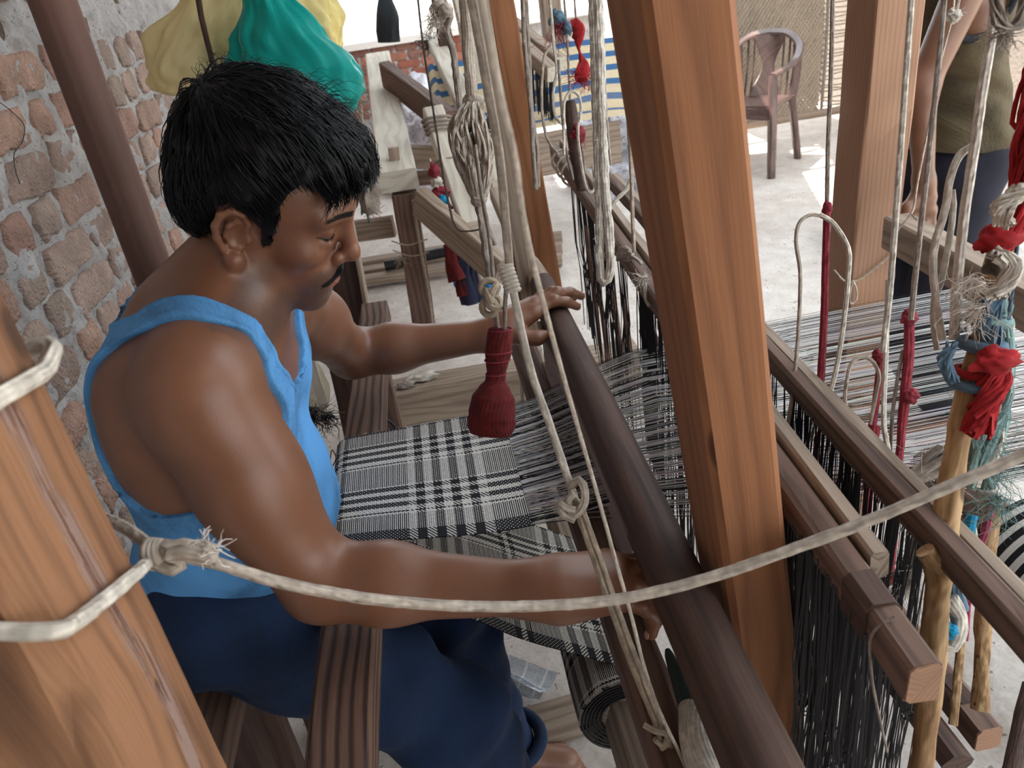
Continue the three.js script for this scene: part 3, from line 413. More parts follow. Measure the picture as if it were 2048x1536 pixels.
// ---------------------------------------------------------------- figures: smooth distance fields meshed on a grid
function surface(f, lo, hi, h, colour) {
  const nx = Math.ceil((hi.x - lo.x) / h) + 1, ny = Math.ceil((hi.y - lo.y) / h) + 1, nz = Math.ceil((hi.z - lo.z) / h) + 1, B = 16, F = new Float32Array(nx * ny * nz), at3 = (i, j, k) => (k * ny + j) * nx + i;
  const fill = (i0, j0, k0, S) => {
    const c = f(lo.x + (i0 + S / 2) * h, lo.y + (j0 + S / 2) * h, lo.z + (k0 + S / 2) * h), i1 = Math.min(i0 + S, nx), j1 = Math.min(j0 + S, ny), k1 = Math.min(k0 + S, nz);
    if (Math.abs(c) > h * S * 1.15 || S === 2) { const skip = Math.abs(c) > h * S * 1.15; for (let k = k0; k < k1; k++) for (let j = j0; j < j1; j++) for (let i = i0; i < i1; i++) F[at3(i, j, k)] = skip ? c : f(lo.x + i * h, lo.y + j * h, lo.z + k * h); return; }
    const H = S / 2; for (let k = k0; k < k1; k += H) for (let j = j0; j < j1; j += H) for (let i = i0; i < i1; i += H) fill(i, j, k, H);
  };
  for (let k0 = 0; k0 < nz; k0 += B) for (let j0 = 0; j0 < ny; j0 += B) for (let i0 = 0; i0 < nx; i0 += B) fill(i0, j0, k0, B);
  const id = new Int32Array(nx * ny * nz).fill(-1), P = [], idx = [];
  for (let k = 0; k < nz - 1; k++) for (let j = 0; j < ny - 1; j++) for (let i = 0; i < nx - 1; i++) {
    let m = 0; for (let q = 0; q < 8; q++) if (F[at3(i + (q & 1), j + ((q >> 1) & 1), k + (q >> 2))] < 0) m |= 1 << q;
    if (m === 0 || m === 255) continue;
    let x = 0, y = 0, z = 0, n = 0;
    for (let q = 0; q < 8; q++) for (let a = 1; a < 8; a <<= 1) { const w = q | a; if (w === q || ((m >> q) & 1) === ((m >> w) & 1)) continue; const d0 = F[at3(i + (q & 1), j + ((q >> 1) & 1), k + (q >> 2))], d1 = F[at3(i + (w & 1), j + ((w >> 1) & 1), k + (w >> 2))], t = d0 / (d0 - d1); x += lerp(q & 1, w & 1, t); y += lerp((q >> 1) & 1, (w >> 1) & 1, t); z += lerp(q >> 2, w >> 2, t); n++; }
    id[at3(i, j, k)] = P.length / 3; P.push(lo.x + (i + x / n) * h, lo.y + (j + y / n) * h, lo.z + (k + z / n) * h);
  }
  const quad = (a, b, c, d, fl) => { if (a < 0 || b < 0 || c < 0 || d < 0) return; fl ? idx.push(a, b, c, a, c, d) : idx.push(a, c, b, a, d, c); };
  for (let k = 1; k < nz - 1; k++) for (let j = 1; j < ny - 1; j++) for (let i = 1; i < nx - 1; i++) {
    const s = F[at3(i, j, k)] < 0;
    if (s !== F[at3(i + 1, j, k)] < 0) quad(id[at3(i, j - 1, k - 1)], id[at3(i, j, k - 1)], id[at3(i, j, k)], id[at3(i, j - 1, k)], s);
    if (s !== F[at3(i, j + 1, k)] < 0) quad(id[at3(i - 1, j, k - 1)], id[at3(i - 1, j, k)], id[at3(i, j, k)], id[at3(i, j, k - 1)], s);
    if (s !== F[at3(i, j, k + 1)] < 0) quad(id[at3(i - 1, j - 1, k)], id[at3(i, j - 1, k)], id[at3(i, j, k)], id[at3(i - 1, j, k)], s);
  }
  const N = [], U = [], C = [], e = h * 0.7;
  for (let v = 0; v < P.length; v += 3) {
    const x = P[v], y = P[v + 1], z = P[v + 2], a = f(x + e, y, z) - f(x - e, y, z), b = f(x, y + e, z) - f(x, y - e, z), c = f(x, y, z + e) - f(x, y, z - e), l = Math.hypot(a, b, c) || 1;
    N.push(a / l, b / l, c / l); U.push((x - z * 0.6) * 4, (y + z * 0.5) * 4); if (colour) C.push(...colour(x, y, z, a / l, b / l, c / l));
  }
  return geom(P, U, idx, N, colour ? C : null);
}
const smin = (a, b, k) => { const q = Math.max(k - Math.abs(a - b), 0) / k; return Math.min(a, b) - q * q * k * 0.25; };
const smax = (a, b, k) => -smin(-a, -b, k);
function cone(a, b, r1, r2, k = 0.03) {  // tapered capsule
  const bx = b[0] - a[0], by = b[1] - a[1], bz = b[2] - a[2], l2 = bx * bx + by * by + bz * bz, q = r1 - r2, a2 = l2 - q * q, il = 1 / l2, cx = (a[0] + b[0]) / 2, cy = (a[1] + b[1]) / 2, cz = (a[2] + b[2]) / 2, br = Math.sqrt(l2) / 2 + Math.max(r1, r2);
  return { k, c: [cx, cy, cz, br], d: (px, py, pz) => {
    const x = px - a[0], y = py - a[1], z = pz - a[2], yy = x * bx + y * by + z * bz, zz = yy - l2, ux = x * l2 - bx * yy, uy = y * l2 - by * yy, uz = z * l2 - bz * yy, x2 = ux * ux + uy * uy + uz * uz, y2 = yy * yy * l2, z2 = zz * zz * l2, kk = Math.sign(q) * q * q * x2;
    if (Math.sign(zz) * a2 * z2 > kk) return Math.sqrt(x2 + z2) * il - r2;
    if (Math.sign(yy) * a2 * y2 < kk) return Math.sqrt(x2 + y2) * il - r1;
    return (Math.sqrt(x2 * a2 * il) + yy * q) * il - r1;
  } };
}
function ell(c, r, k = 0.03, rz = 0) {    // ellipsoid, turned by rz about z
  const co = Math.cos(rz), si = Math.sin(rz);
  return { k, c: [c[0], c[1], c[2], Math.max(...r)], d: (px, py, pz) => { const X = px - c[0], Y = py - c[1], z = pz - c[2], x = X * co + Y * si, y = -X * si + Y * co, k0 = Math.hypot(x / r[0], y / r[1], z / r[2]), k1 = Math.hypot(x / (r[0] * r[0]), y / (r[1] * r[1]), z / (r[2] * r[2])); return k1 < 1e-9 ? -Math.min(...r) : k0 * (k0 - 1) / k1; } };
}
const ball = (c, r, k = 0.03) => cone(c, [c[0], c[1] + 1e-4, c[2]], r, r, k);
const chain = (pts, rs, k) => pts.slice(1).map((p, i) => cone(pts[i], p, rs[i], rs[i + 1], k));
function field(list) { return (x, y, z) => { let d = 1e3; for (let i = 0; i < list.length; i++) { const p = list[i], c = p.c, lb = Math.hypot(x - c[0], y - c[1], z - c[2]) - c[3]; if (lb > d + p.k) continue; if (lb > 0.25) { if (lb < d) d = lb; continue; } d = smin(d, p.d(x, y, z), p.k); } return d; }; }
const box3 = (a, b) => [V(...a), V(...b)];
const pw = (t) => (x) => { if (x <= t[0][0]) return t[0][1]; for (let i = 1; i < t.length; i++) if (x <= t[i][0]) { const k = (x - t[i - 1][0]) / (t[i][0] - t[i - 1][0]); return lerp(t[i - 1][1], t[i][1], k * k * (3 - 2 * k)); } return t[t.length - 1][1]; };

// ---- the weaver
const W = thing('person', 'seated weaver in a bright blue sleeveless vest and navy trousers, leaning over the checked cloth', 'person', V(-0.38, 0.58, -0.95));
const HP = V(-0.195, 1.19, -0.955), HM = new THREE.Matrix4().makeRotationY(-7.9 * D2R).multiply(new THREE.Matrix4().makeRotationZ(-27.4 * D2R)).multiply(new THREE.Matrix4().makeRotationX(12.8 * D2R)).setPosition(HP);
const HI = HM.clone().invert().elements, HE = HM.elements;
const hl = (x, y, z) => [HI[0] * x + HI[4] * y + HI[8] * z + HI[12], HI[1] * x + HI[5] * y + HI[9] * z + HI[13], HI[2] * x + HI[6] * y + HI[10] * z + HI[14]];
const hw = (x, y, z) => V(HE[0] * x + HE[4] * y + HE[8] * z + HE[12], HE[1] * x + HE[5] * y + HE[9] * z + HE[13], HE[2] * x + HE[6] * y + HE[10] * z + HE[14]);
const SR = [-0.278, 1.055, -0.776], ER = [-0.205, 0.80, -0.727], WR = [0.045, 0.772, -0.672], SL = [-0.25, 1.03, -1.118], EL = [-0.192, 0.818, -1.322], WL = [0.072, 0.822, -1.285];
const mid = (a, b, t) => [lerp(a[0], b[0], t), lerp(a[1], b[1], t), lerp(a[2], b[2], t)];
const torsoParts = [
  ell([-0.348, 0.965, -0.95], [0.108, 0.15, 0.155], 0.05, -0.25), ell([-0.332, 0.80, -0.95], [0.116, 0.15, 0.142], 0.06), ell([-0.385, 0.68, -0.95], [0.125, 0.12, 0.16], 0.06),
  cone([-0.278, 1.062, -0.80], [-0.30, 1.055, -0.95], 0.052, 0.07, 0.05), cone([-0.262, 1.03, -1.10], [-0.30, 1.055, -0.95], 0.052, 0.07, 0.05),
  cone([-0.352, 1.02, -0.835], [-0.345, 0.83, -0.85], 0.058, 0.058, 0.06), cone([-0.348, 1.01, -1.065], [-0.345, 0.83, -1.055], 0.058, 0.058, 0.06),
  ell([-0.268, 0.98, -0.875], [0.045, 0.07, 0.075], 0.04, 0.3), ell([-0.262, 0.97, -1.025], [0.045, 0.07, 0.075], 0.04, 0.3),
];
const neckParts = [cone([-0.283, 1.065, -0.95], [-0.222, 1.16, -0.957], 0.064, 0.052, 0.045), cone([-0.262, 1.10, -0.94], [-0.285, 1.078, -0.845], 0.042, 0.042, 0.05), cone([-0.262, 1.10, -0.96], [-0.275, 1.06, -1.06], 0.042, 0.042, 0.05)];
const armParts = [
  ell([-0.28, 1.025, -0.768], [0.054, 0.066, 0.052], 0.05), cone([-0.28, 1.045, -0.778], [-0.257, 0.935, -0.752], 0.048, 0.049, 0.045), cone([-0.257, 0.935, -0.752], ER, 0.05, 0.043, 0.04), cone(ER, mid(ER, WR, 0.3), 0.043, 0.044, 0.03), cone(mid(ER, WR, 0.3), WR, 0.043, 0.029, 0.03), ell([-0.245, 0.92, -0.752], [0.042, 0.08, 0.046], 0.05),
  ell([-0.248, 1.025, -1.125], [0.058, 0.06, 0.056], 0.05), cone(SL, mid(SL, EL, 0.45), 0.053, 0.052, 0.045), cone(mid(SL, EL, 0.45), EL, 0.051, 0.041, 0.04), cone(EL, mid(EL, WL, 0.3), 0.041, 0.042, 0.03), cone(mid(EL, WL, 0.3), WL, 0.041, 0.027, 0.03),
];
const KR = [-0.09, 0.415, -0.80], KL = [-0.105, 0.425, -1.03], AR = [-0.05, 0.065, -0.775], AL = [-0.035, 0.07, -1.0];
const legParts = [
  cone([-0.37, 0.665, -0.865], KR, 0.085, 0.055, 0.05), cone(KR, AR, 0.05, 0.032, 0.04), cone([-0.37, 0.665, -1.035], KL, 0.085, 0.055, 0.05), cone(KL, AL, 0.05, 0.03, 0.04),
  cone([AR[0] - 0.015, 0.036, AR[2]], [AR[0] + 0.105, 0.022, AR[2] + 0.01], 0.03, 0.02, 0.03), cone([AR[0], 0.06, AR[2]], [AR[0] + 0.09, 0.028, AR[2] + 0.01], 0.03, 0.024, 0.03),
  cone([AL[0] - 0.015, 0.036, AL[2]], [AL[0] + 0.105, 0.022, AL[2] + 0.012], 0.03, 0.02, 0.03), cone([AL[0], 0.06, AL[2]], [AL[0] + 0.09, 0.028, AL[2] + 0.012], 0.03, 0.024, 0.03),
  ...[0, 1, 2, 3, 4].map((i) => cone([AL[0] + 0.1 - i * 0.006, 0.018, AL[2] + 0.03 - i * 0.0155], [AL[0] + 0.135 - i * 0.008, 0.012, AL[2] + 0.034 - i * 0.017], 0.011 - i * 0.0008, 0.0085 - i * 0.0006, 0.008)),
];
function finger(p, r, k = 0.008) { return chain(p, [r, r * 0.97, r * 0.9, r * 0.78], k); }
// left hand: palm down, fingers laid over the cap bar; right hand: closed round the race bar
const handL = [
  cone(WL, [0.10, 0.832, -1.288], 0.027, 0.026, 0.03), cone([0.095, 0.836, -1.275], [0.148, 0.85, -1.283], 0.021, 0.0135, 0.02), cone([0.095, 0.838, -1.29], [0.153, 0.855, -1.306], 0.021, 0.0135, 0.02), cone([0.092, 0.834, -1.302], [0.15, 0.85, -1.328], 0.02, 0.013, 0.02), cone([0.088, 0.83, -1.308], [0.142, 0.84, -1.347], 0.018, 0.012, 0.02),
  ...finger([[0.148, 0.852, -1.283], [0.19, 0.862, -1.297], [0.213, 0.852, -1.304], [0.232, 0.838, -1.308]], 0.0098),
  ...finger([[0.153, 0.857, -1.306], [0.20, 0.866, -1.324], [0.226, 0.858, -1.332], [0.247, 0.845, -1.337]], 0.010),
  ...finger([[0.15, 0.852, -1.328], [0.194, 0.86, -1.347], [0.218, 0.85, -1.355], [0.237, 0.836, -1.359]], 0.0094),
  ...finger([[0.142, 0.842, -1.347], [0.176, 0.85, -1.366], [0.194, 0.842, -1.374], [0.21, 0.83, -1.378]], 0.0082),
  ...chain([[0.09, 0.828, -1.268], [0.122, 0.822, -1.25], [0.144, 0.818, -1.247], [0.16, 0.818, -1.252]], [0.016, 0.0125, 0.0115, 0.009], 0.014),
];
const handR = [
  cone(WR, [0.075, 0.768, -0.668], 0.029, 0.029, 0.03), cone([0.07, 0.772, -0.688], [0.128, 0.769, -0.698], 0.022, 0.0155, 0.02), cone([0.07, 0.776, -0.675], [0.134, 0.776, -0.680], 0.022, 0.016, 0.02), cone([0.068, 0.772, -0.662], [0.132, 0.770, -0.662], 0.022, 0.0155, 0.02), cone([0.065, 0.764, -0.65], [0.124, 0.757, -0.646], 0.02, 0.0145, 0.02),
  ...finger([[0.128, 0.769, -0.698], [0.163, 0.757, -0.700], [0.176, 0.732, -0.698], [0.168, 0.708, -0.695]], 0.0108),
  ...finger([[0.134, 0.776, -0.680], [0.170, 0.763, -0.681], [0.184, 0.734, -0.678], [0.174, 0.706, -0.676]], 0.0112),
  ...finger([[0.132, 0.770, -0.662], [0.167, 0.756, -0.661], [0.180, 0.729, -0.658], [0.170, 0.704, -0.656]], 0.0106),
  ...finger([[0.124, 0.757, -0.646], [0.154, 0.745, -0.643], [0.168, 0.724, -0.640], [0.162, 0.703, -0.638]], 0.0094),
  ...chain([[0.068, 0.758, -0.70], [0.092, 0.735, -0.722], [0.108, 0.712, -0.728], [0.122, 0.694, -0.724]], [0.016, 0.0128, 0.0116, 0.0095], 0.014),
];
// the head, in its own frame: x to the front, y up, z to his right
const headParts = [
  ell([-0.008, 0.045, 0], [0.094, 0.086, 0.074], 0.02), ell([0.03, 0.038, 0], [0.063, 0.06, 0.06], 0.03), ell([0.042, -0.03, 0], [0.047, 0.066, 0.050], 0.03), ell([0.02, -0.045, 0], [0.05, 0.052, 0.048], 0.03),
  ...[1, -1].flatMap((s) => [cone([0.004, -0.058, 0.050 * s], [0.07, -0.099, 0.016 * s], 0.0145, 0.016, 0.025), cone([0.0, -0.01, 0.056 * s], [0.004, -0.058, 0.049 * s], 0.011, 0.0135, 0.03), ell([0.061, -0.014, 0.044 * s], [0.021, 0.016, 0.019], 0.025), cone([0.090, 0.036, 0.012 * s], [0.0755, 0.0375, 0.046 * s], 0.0095, 0.009, 0.018),
    ball([0.0985, -0.031, 0.0128 * s], 0.0078, 0.006), ...chain([[0.083, 0.003, 0.021 * s], [0.0865, 0.0005, 0.031 * s], [0.080, 0.003, 0.042 * s]], [0.003, 0.0042, 0.003], 0.008), cone([0.0745, -0.055, 0.026 * s], [0.082, -0.077, 0.02 * s], 0.013, 0.011, 0.02)]),
  cone([0.0775, -0.1, 0.007], [0.0775, -0.1, -0.007], 0.0175, 0.0175, 0.022), cone([0.083, -0.060, 0.012], [0.083, -0.060, -0.012], 0.0165, 0.0165, 0.02),
  cone([0.092, 0.024, 0], [0.108, -0.016, 0], 0.0082, 0.0092, 0.012), ball([0.1115, -0.0245, 0], 0.0112, 0.008), cone([0.10, -0.035, 0], [0.093, -0.043, 0], 0.0065, 0.0075, 0.01),
  ...chain([[0.086, -0.0595, 0.024], [0.0970, -0.0565, 0.011], [0.1005, -0.0570, 0], [0.0970, -0.0565, -0.011], [0.086, -0.0595, -0.024]], [0.003, 0.005, 0.005, 0.005, 0.003], 0.004),
  ...chain([[0.086, -0.0645, 0.023], [0.0965, -0.0695, 0.010], [0.0985, -0.0705, 0], [0.0965, -0.0695, -0.010], [0.086, -0.0645, -0.023]], [0.003, 0.0056, 0.006, 0.0056, 0.003], 0.004),
];
const earRim = (s) => { const q = (x, y, o) => [x, y, (0.0705 + o) * s]; return [
  ...chain([q(0.0, 0.008, 0.003), q(0.003, 0.020, 0.006), q(-0.003, 0.031, 0.010), q(-0.014, 0.0345, 0.014), q(-0.0245, 0.027, 0.0175), q(-0.0285, 0.012, 0.019), q(-0.0255, -0.004, 0.018), q(-0.0185, -0.018, 0.014), q(-0.0115, -0.028, 0.010)], [0.0028, 0.0036, 0.004, 0.0042, 0.0044, 0.0044, 0.0042, 0.0042, 0.0055], 0.003),
  ...chain([q(-0.008, 0.020, 0.007), q(-0.0165, 0.012, 0.011), q(-0.0175, 0.0, 0.0105), q(-0.0115, -0.0125, 0.008), q(-0.0035, -0.015, 0.006)], [0.003, 0.0036, 0.0036, 0.0036, 0.0036], 0.004),
  ball(q(-0.006, -0.0305, 0.0105), 0.0112, 0.005), ball(q(0.004, -0.003, 0.002), 0.0052, 0.005), ell([-0.012, 0.004, 0.0735 * s], [0.0165, 0.029, 0.0055], 0.006)]; };
headParts.push(...earRim(1), ...earRim(-1));
const headF = field(headParts), creaseF = field([...chain([[0.0845, 0.0235, 0.0205], [0.0905, 0.0265, 0.030], [0.088, 0.0255, 0.039], [0.079, 0.0215, 0.0465]], [0.0009, 0.0014, 0.0014, 0.0008], 0.001), ...chain([[0.084, -0.0622, 0.025], [0.100, -0.0626, 0.011], [0.104, -0.0632, 0.0]], [0.0012, 0.0014, 0.0014], 0.001)]);
const headD = (x, y, z) => {
  const s = Math.abs(z); let d = headF(x, y, z);
  if (d > 0.03) return d;
  d = smax(d, -(Math.hypot((x - 0.101) * 0.9, y - 0.013, (s - 0.036) * 0.72) - 0.0112), 0.014);              // eye hollow
  d = smin(d, Math.hypot(x - 0.0765, y - 0.0150, s - 0.0318) - 0.0128, 0.0025);                              // lidded eye
  d = smax(d, -(creaseF(x, y, s)), 0.002);
  d = smax(d, -(Math.hypot((x - 0.1025), (y + 0.0398), (s - 0.0068)) - 0.0042), 0.003);                     // nostrils
  d = smax(d, -(Math.hypot((x + 0.0055) * 0.9, (y - 0.001) * 0.7, s - 0.0845) - 0.0088), 0.004);                      // ear bowl
  return d;
};
const trunk = field([...torsoParts, ...neckParts, ...armParts, ...legParts, ...handL, ...handR]), torsoF = field(torsoParts.concat(neckParts));
const HC = [HP.x, HP.y, HP.z];
const bodyD = (x, y, z) => {
  let d = trunk(x, y, z);
  const hr = Math.hypot(x - HC[0], y - HC[1], z - HC[2]); if (hr > 0.19) return Math.min(d, hr - 0.15);
  const [a, b, c] = hl(x, y, z); return smin(d, headD(a, b, c), 0.014);
};
const skinCol = (base) => (x, y, z) => {
  let c = [...base]; const m = n3(x * 60, y * 60, z * 60, 1) - 0.5, m2 = n3(x * 14, y * 14, z * 14, 2) - 0.5, k = 1 + m * 0.14 + m2 * 0.22; c = c.map((v) => v * k);
  if (Math.hypot(x - HC[0], y - HC[1], z - HC[2]) < 0.2) {
    const [a, b, e] = hl(x, y, z), s = Math.abs(e);
    const lip = sst(0.0115, 0.007, Math.abs(b + 0.0645 - s * 0.06)) * sst(0.028, 0.02, s) * sst(0.086, 0.092, a); c = mix3(c, [0.27, 0.10, 0.078], lip * 0.85);
    const beard = Math.max(sst(-0.055, -0.085, b) * sst(-0.01, 0.02, a), sst(-0.038, -0.046, b) * sst(0.07, 0.085, a), sst(-0.015, -0.06, b) * sst(0.055, 0.02, a) * sst(-0.005, 0.012, a)) * (1 - lip) * sst(-0.135, -0.115, b) * (0.45 + 0.55 * n3(a * 900, b * 900, e * 900, 4)); c = mix3(c, [0.055, 0.042, 0.038], beard * 0.8);
    const lid = sst(0.02, 0.012, Math.hypot(a - 0.079, b - 0.010, s - 0.032)); c = mix3(c, [0.15, 0.068, 0.046], lid * 0.5);
  }
  return c;
};
const skinBump = tex(512, 512, (u, v) => { const g = 128 + (pn(u * 90, v * 90, 90, 90, 5) - 0.5) * 90 + (pn(u * 200, v * 200, 200, 200, 6) - 0.5) * 90; return [g, g, g]; }, false);
M.skin = new THREE.MeshPhysicalMaterial({ color: 0xffffff, vertexColors: true, roughness: 0.42, bumpMap: skinBump, bumpScale: 0.00012, clearcoat: 0.12, clearcoatRoughness: 0.36 });
{
  const col = skinCol([0.205, 0.086, 0.047]), hA = V(HP.x - 0.125, HP.y - 0.14, HP.z - 0.12), hB = V(HP.x + 0.15, HP.y + 0.155, HP.z + 0.12);
  const list = [surface(bodyD, ...box3([-0.56, -0.01, -1.42], [0.13, 1.2, -0.595]), 0.0058, col), surface(bodyD, hA, hB, 0.0022, col), surface(bodyD, ...box3([0.06, 0.78, -1.40], [0.27, 0.90, -1.22]), 0.0021, col), surface(bodyD, ...box3([0.04, 0.67, -0.75], [0.215, 0.81, -0.60]), 0.0021, col)];
  // nothing of the coarse mesh inside the fine ones
  const inside = (x, y, z) => (x > hA.x + 0.006 && x < hB.x - 0.006 && y > hA.y + 0.006 && z > hA.z + 0.006 && z < hB.z - 0.006) || (x > 0.067 && z < -1.227 && y > 0.787 && y < 0.893) || (x > 0.047 && z > -0.743 && y > 0.677 && y < 0.803);
  const g0 = list[0], p = g0.attributes.position, ix = g0.index.array, keep = [];
  for (let i = 0; i < ix.length; i += 3) if (![0, 1, 2].every((j) => inside(p.getX(ix[i + j]), p.getY(ix[i + j]), p.getZ(ix[i + j])))) keep.push(ix[i], ix[i + 1], ix[i + 2]);
  g0.setIndex(keep);
  part(W, 'body', list, M.skin);
  // nails
  const nail = new THREE.MeshStandardMaterial({ color: 0xc99a88, roughness: 0.3 });
  for (const [a, b] of [[[0.213, 0.852, -1.304], [0.232, 0.838, -1.308]], [[0.226, 0.858, -1.332], [0.247, 0.845, -1.337]], [[0.218, 0.85, -1.355], [0.237, 0.836, -1.359]], [[0.144, 0.818, -1.247], [0.16, 0.818, -1.252]], [[0.168, 0.724, -0.640], [0.162, 0.703, -0.638]], [[0.180, 0.729, -0.658], [0.170, 0.704, -0.656]]]) { const A = V(...a), B = V(...b), d = B.clone().sub(A).normalize(), s = V(0, 1, 0).cross(d).normalize(), up = d.clone().cross(s); const g = new THREE.SphereGeometry(1, 10, 6); g.applyMatrix4(new THREE.Matrix4().makeBasis(d.multiplyScalar(0.006), up.clone().multiplyScalar(0.0015), s.multiplyScalar(-0.0045))); const q = B.clone().addScaledVector(up, 0.0066); g.translate(q.x, q.y, q.z); part(W, 'fingernail', g, nail); }
}
// ---- blue sleeveless vest
{
  const woB = pw([[0.885, 0.24], [0.905, 0.16], [0.94, 0.118], [0.99, 0.102], [1.05, 0.104], [1.09, 0.12], [1.12, 0.15], [1.16, 0.165]]), woF = pw([[0.885, 0.24], [0.905, 0.15], [0.93, 0.118], [0.97, 0.102], [1.03, 0.115], [1.08, 0.138], [1.12, 0.162], [1.16, 0.165]]);
  const wiF = pw([[0.945, -0.02], [0.96, 0.03], [0.985, 0.055], [1.03, 0.078], [1.08, 0.103], [1.12, 0.124], [1.16, 0.126]]), wiB = pw([[1.075, -0.02], [1.09, 0.035], [1.105, 0.075], [1.125, 0.11], [1.16, 0.126]]);
  const region = (x, y, z) => { const dz = Math.abs(z + 0.953), t = sst(-0.37, -0.29, x + (y - 1) * -0.35); const far = z < -0.953 ? 1 - t : 0; return Math.max(dz - lerp(woB(y), woF(y), t) + 0.034 * far, lerp(wiB(y), wiF(y), t) - 0.045 * far - dz); };
  const vestD = (x, y, z) => { const e = region(x, y, z), fold = (n3(x * 9, y * 22 + x * 12, z * 9, 6) - 0.5) * 0.010 * sst(0.93, 0.84, y) + 0.006 * sst(0.9, 0.78, y); return smax(smax(torsoF(x, y, z) - 0.006 - fold - 0.0025 * sst(-0.012, -0.009, e), e, 0.003), 0.71 + 0.02 * Math.sin(z * 25) + (x + 0.4) * 0.1 - y, 0.004); };
  const vmap = tex(512, 512, (u, v) => { const n = fb(u, v, 5, 5, 91, 5), w = pn(u * 250, v * 250, 250, 250, 92), k = 0.62 + n * 0.62 + (w - 0.5) * 0.14; return [255 * k, 255 * k, 255 * k]; });
  M.vest = new THREE.MeshStandardMaterial({ color: 0x5c9fdc, map: vmap, bumpMap: vmap, bumpScale: 0.0012, roughness: 0.92 });
  part(W, 'vest', surface(vestD, ...box3([-0.56, 0.66, -1.2], [-0.15, 1.19, -0.70]), 0.0036), M.vest);
}
// ---- navy trousers with a rolled hem
{
  const tp = field([ell([-0.385, 0.68, -0.95], [0.132, 0.12, 0.168], 0.06), cone([-0.37, 0.665, -0.865], KR, 0.098, 0.07, 0.06), cone(KR, [AR[0], 0.1, AR[2]], 0.07, 0.058, 0.05), cone([-0.37, 0.665, -1.035], KL, 0.098, 0.07, 0.06), cone(KL, [AL[0], 0.1, AL[2]], 0.07, 0.055, 0.05)]);
  const td = (x, y, z) => { const f = (n3(x * 10 + y * 8, y * 16 - x * 9, z * 9, 12) - 0.5) * 0.034 + (n3(x * 26, y * 40, z * 22, 13) - 0.5) * 0.008; let d = tp(x, y, z) - 0.005 - f; d = smax(d, y - 0.775 + (x + 0.4) * 0.1, 0.006); d = smax(d, 0.095 - y, 0.006); return d; };
  const tmap = tex(256, 256, (u, v) => { const n = fb(u, v, 6, 6, 95, 4), w = pn(u * 120, v * 120, 120, 120, 96), k = 0.8 + n * 0.3 + (w - 0.5) * 0.15; return [255 * k, 255 * k, 255 * k]; });
  M.navy = new THREE.MeshStandardMaterial({ color: 0x0a2547, map: tmap, bumpMap: tmap, bumpScale: 0.0012, roughness: 0.9 });
  const tr = part(W, 'trousers', surface(td, ...box3([-0.58, 0.06, -1.16], [0.06, 0.80, -0.68]), 0.0062), M.navy);
  part(tr, 'rolled_hem', [[AL, 0.056], [AR, 0.058]].map(([a, r]) => { const g = new THREE.TorusGeometry(r + 0.006, 0.013, 8, 28); g.rotateX(Math.PI / 2); g.translate(a[0] - 0.002, 0.108, a[2]); return g; }), M.navy);
}
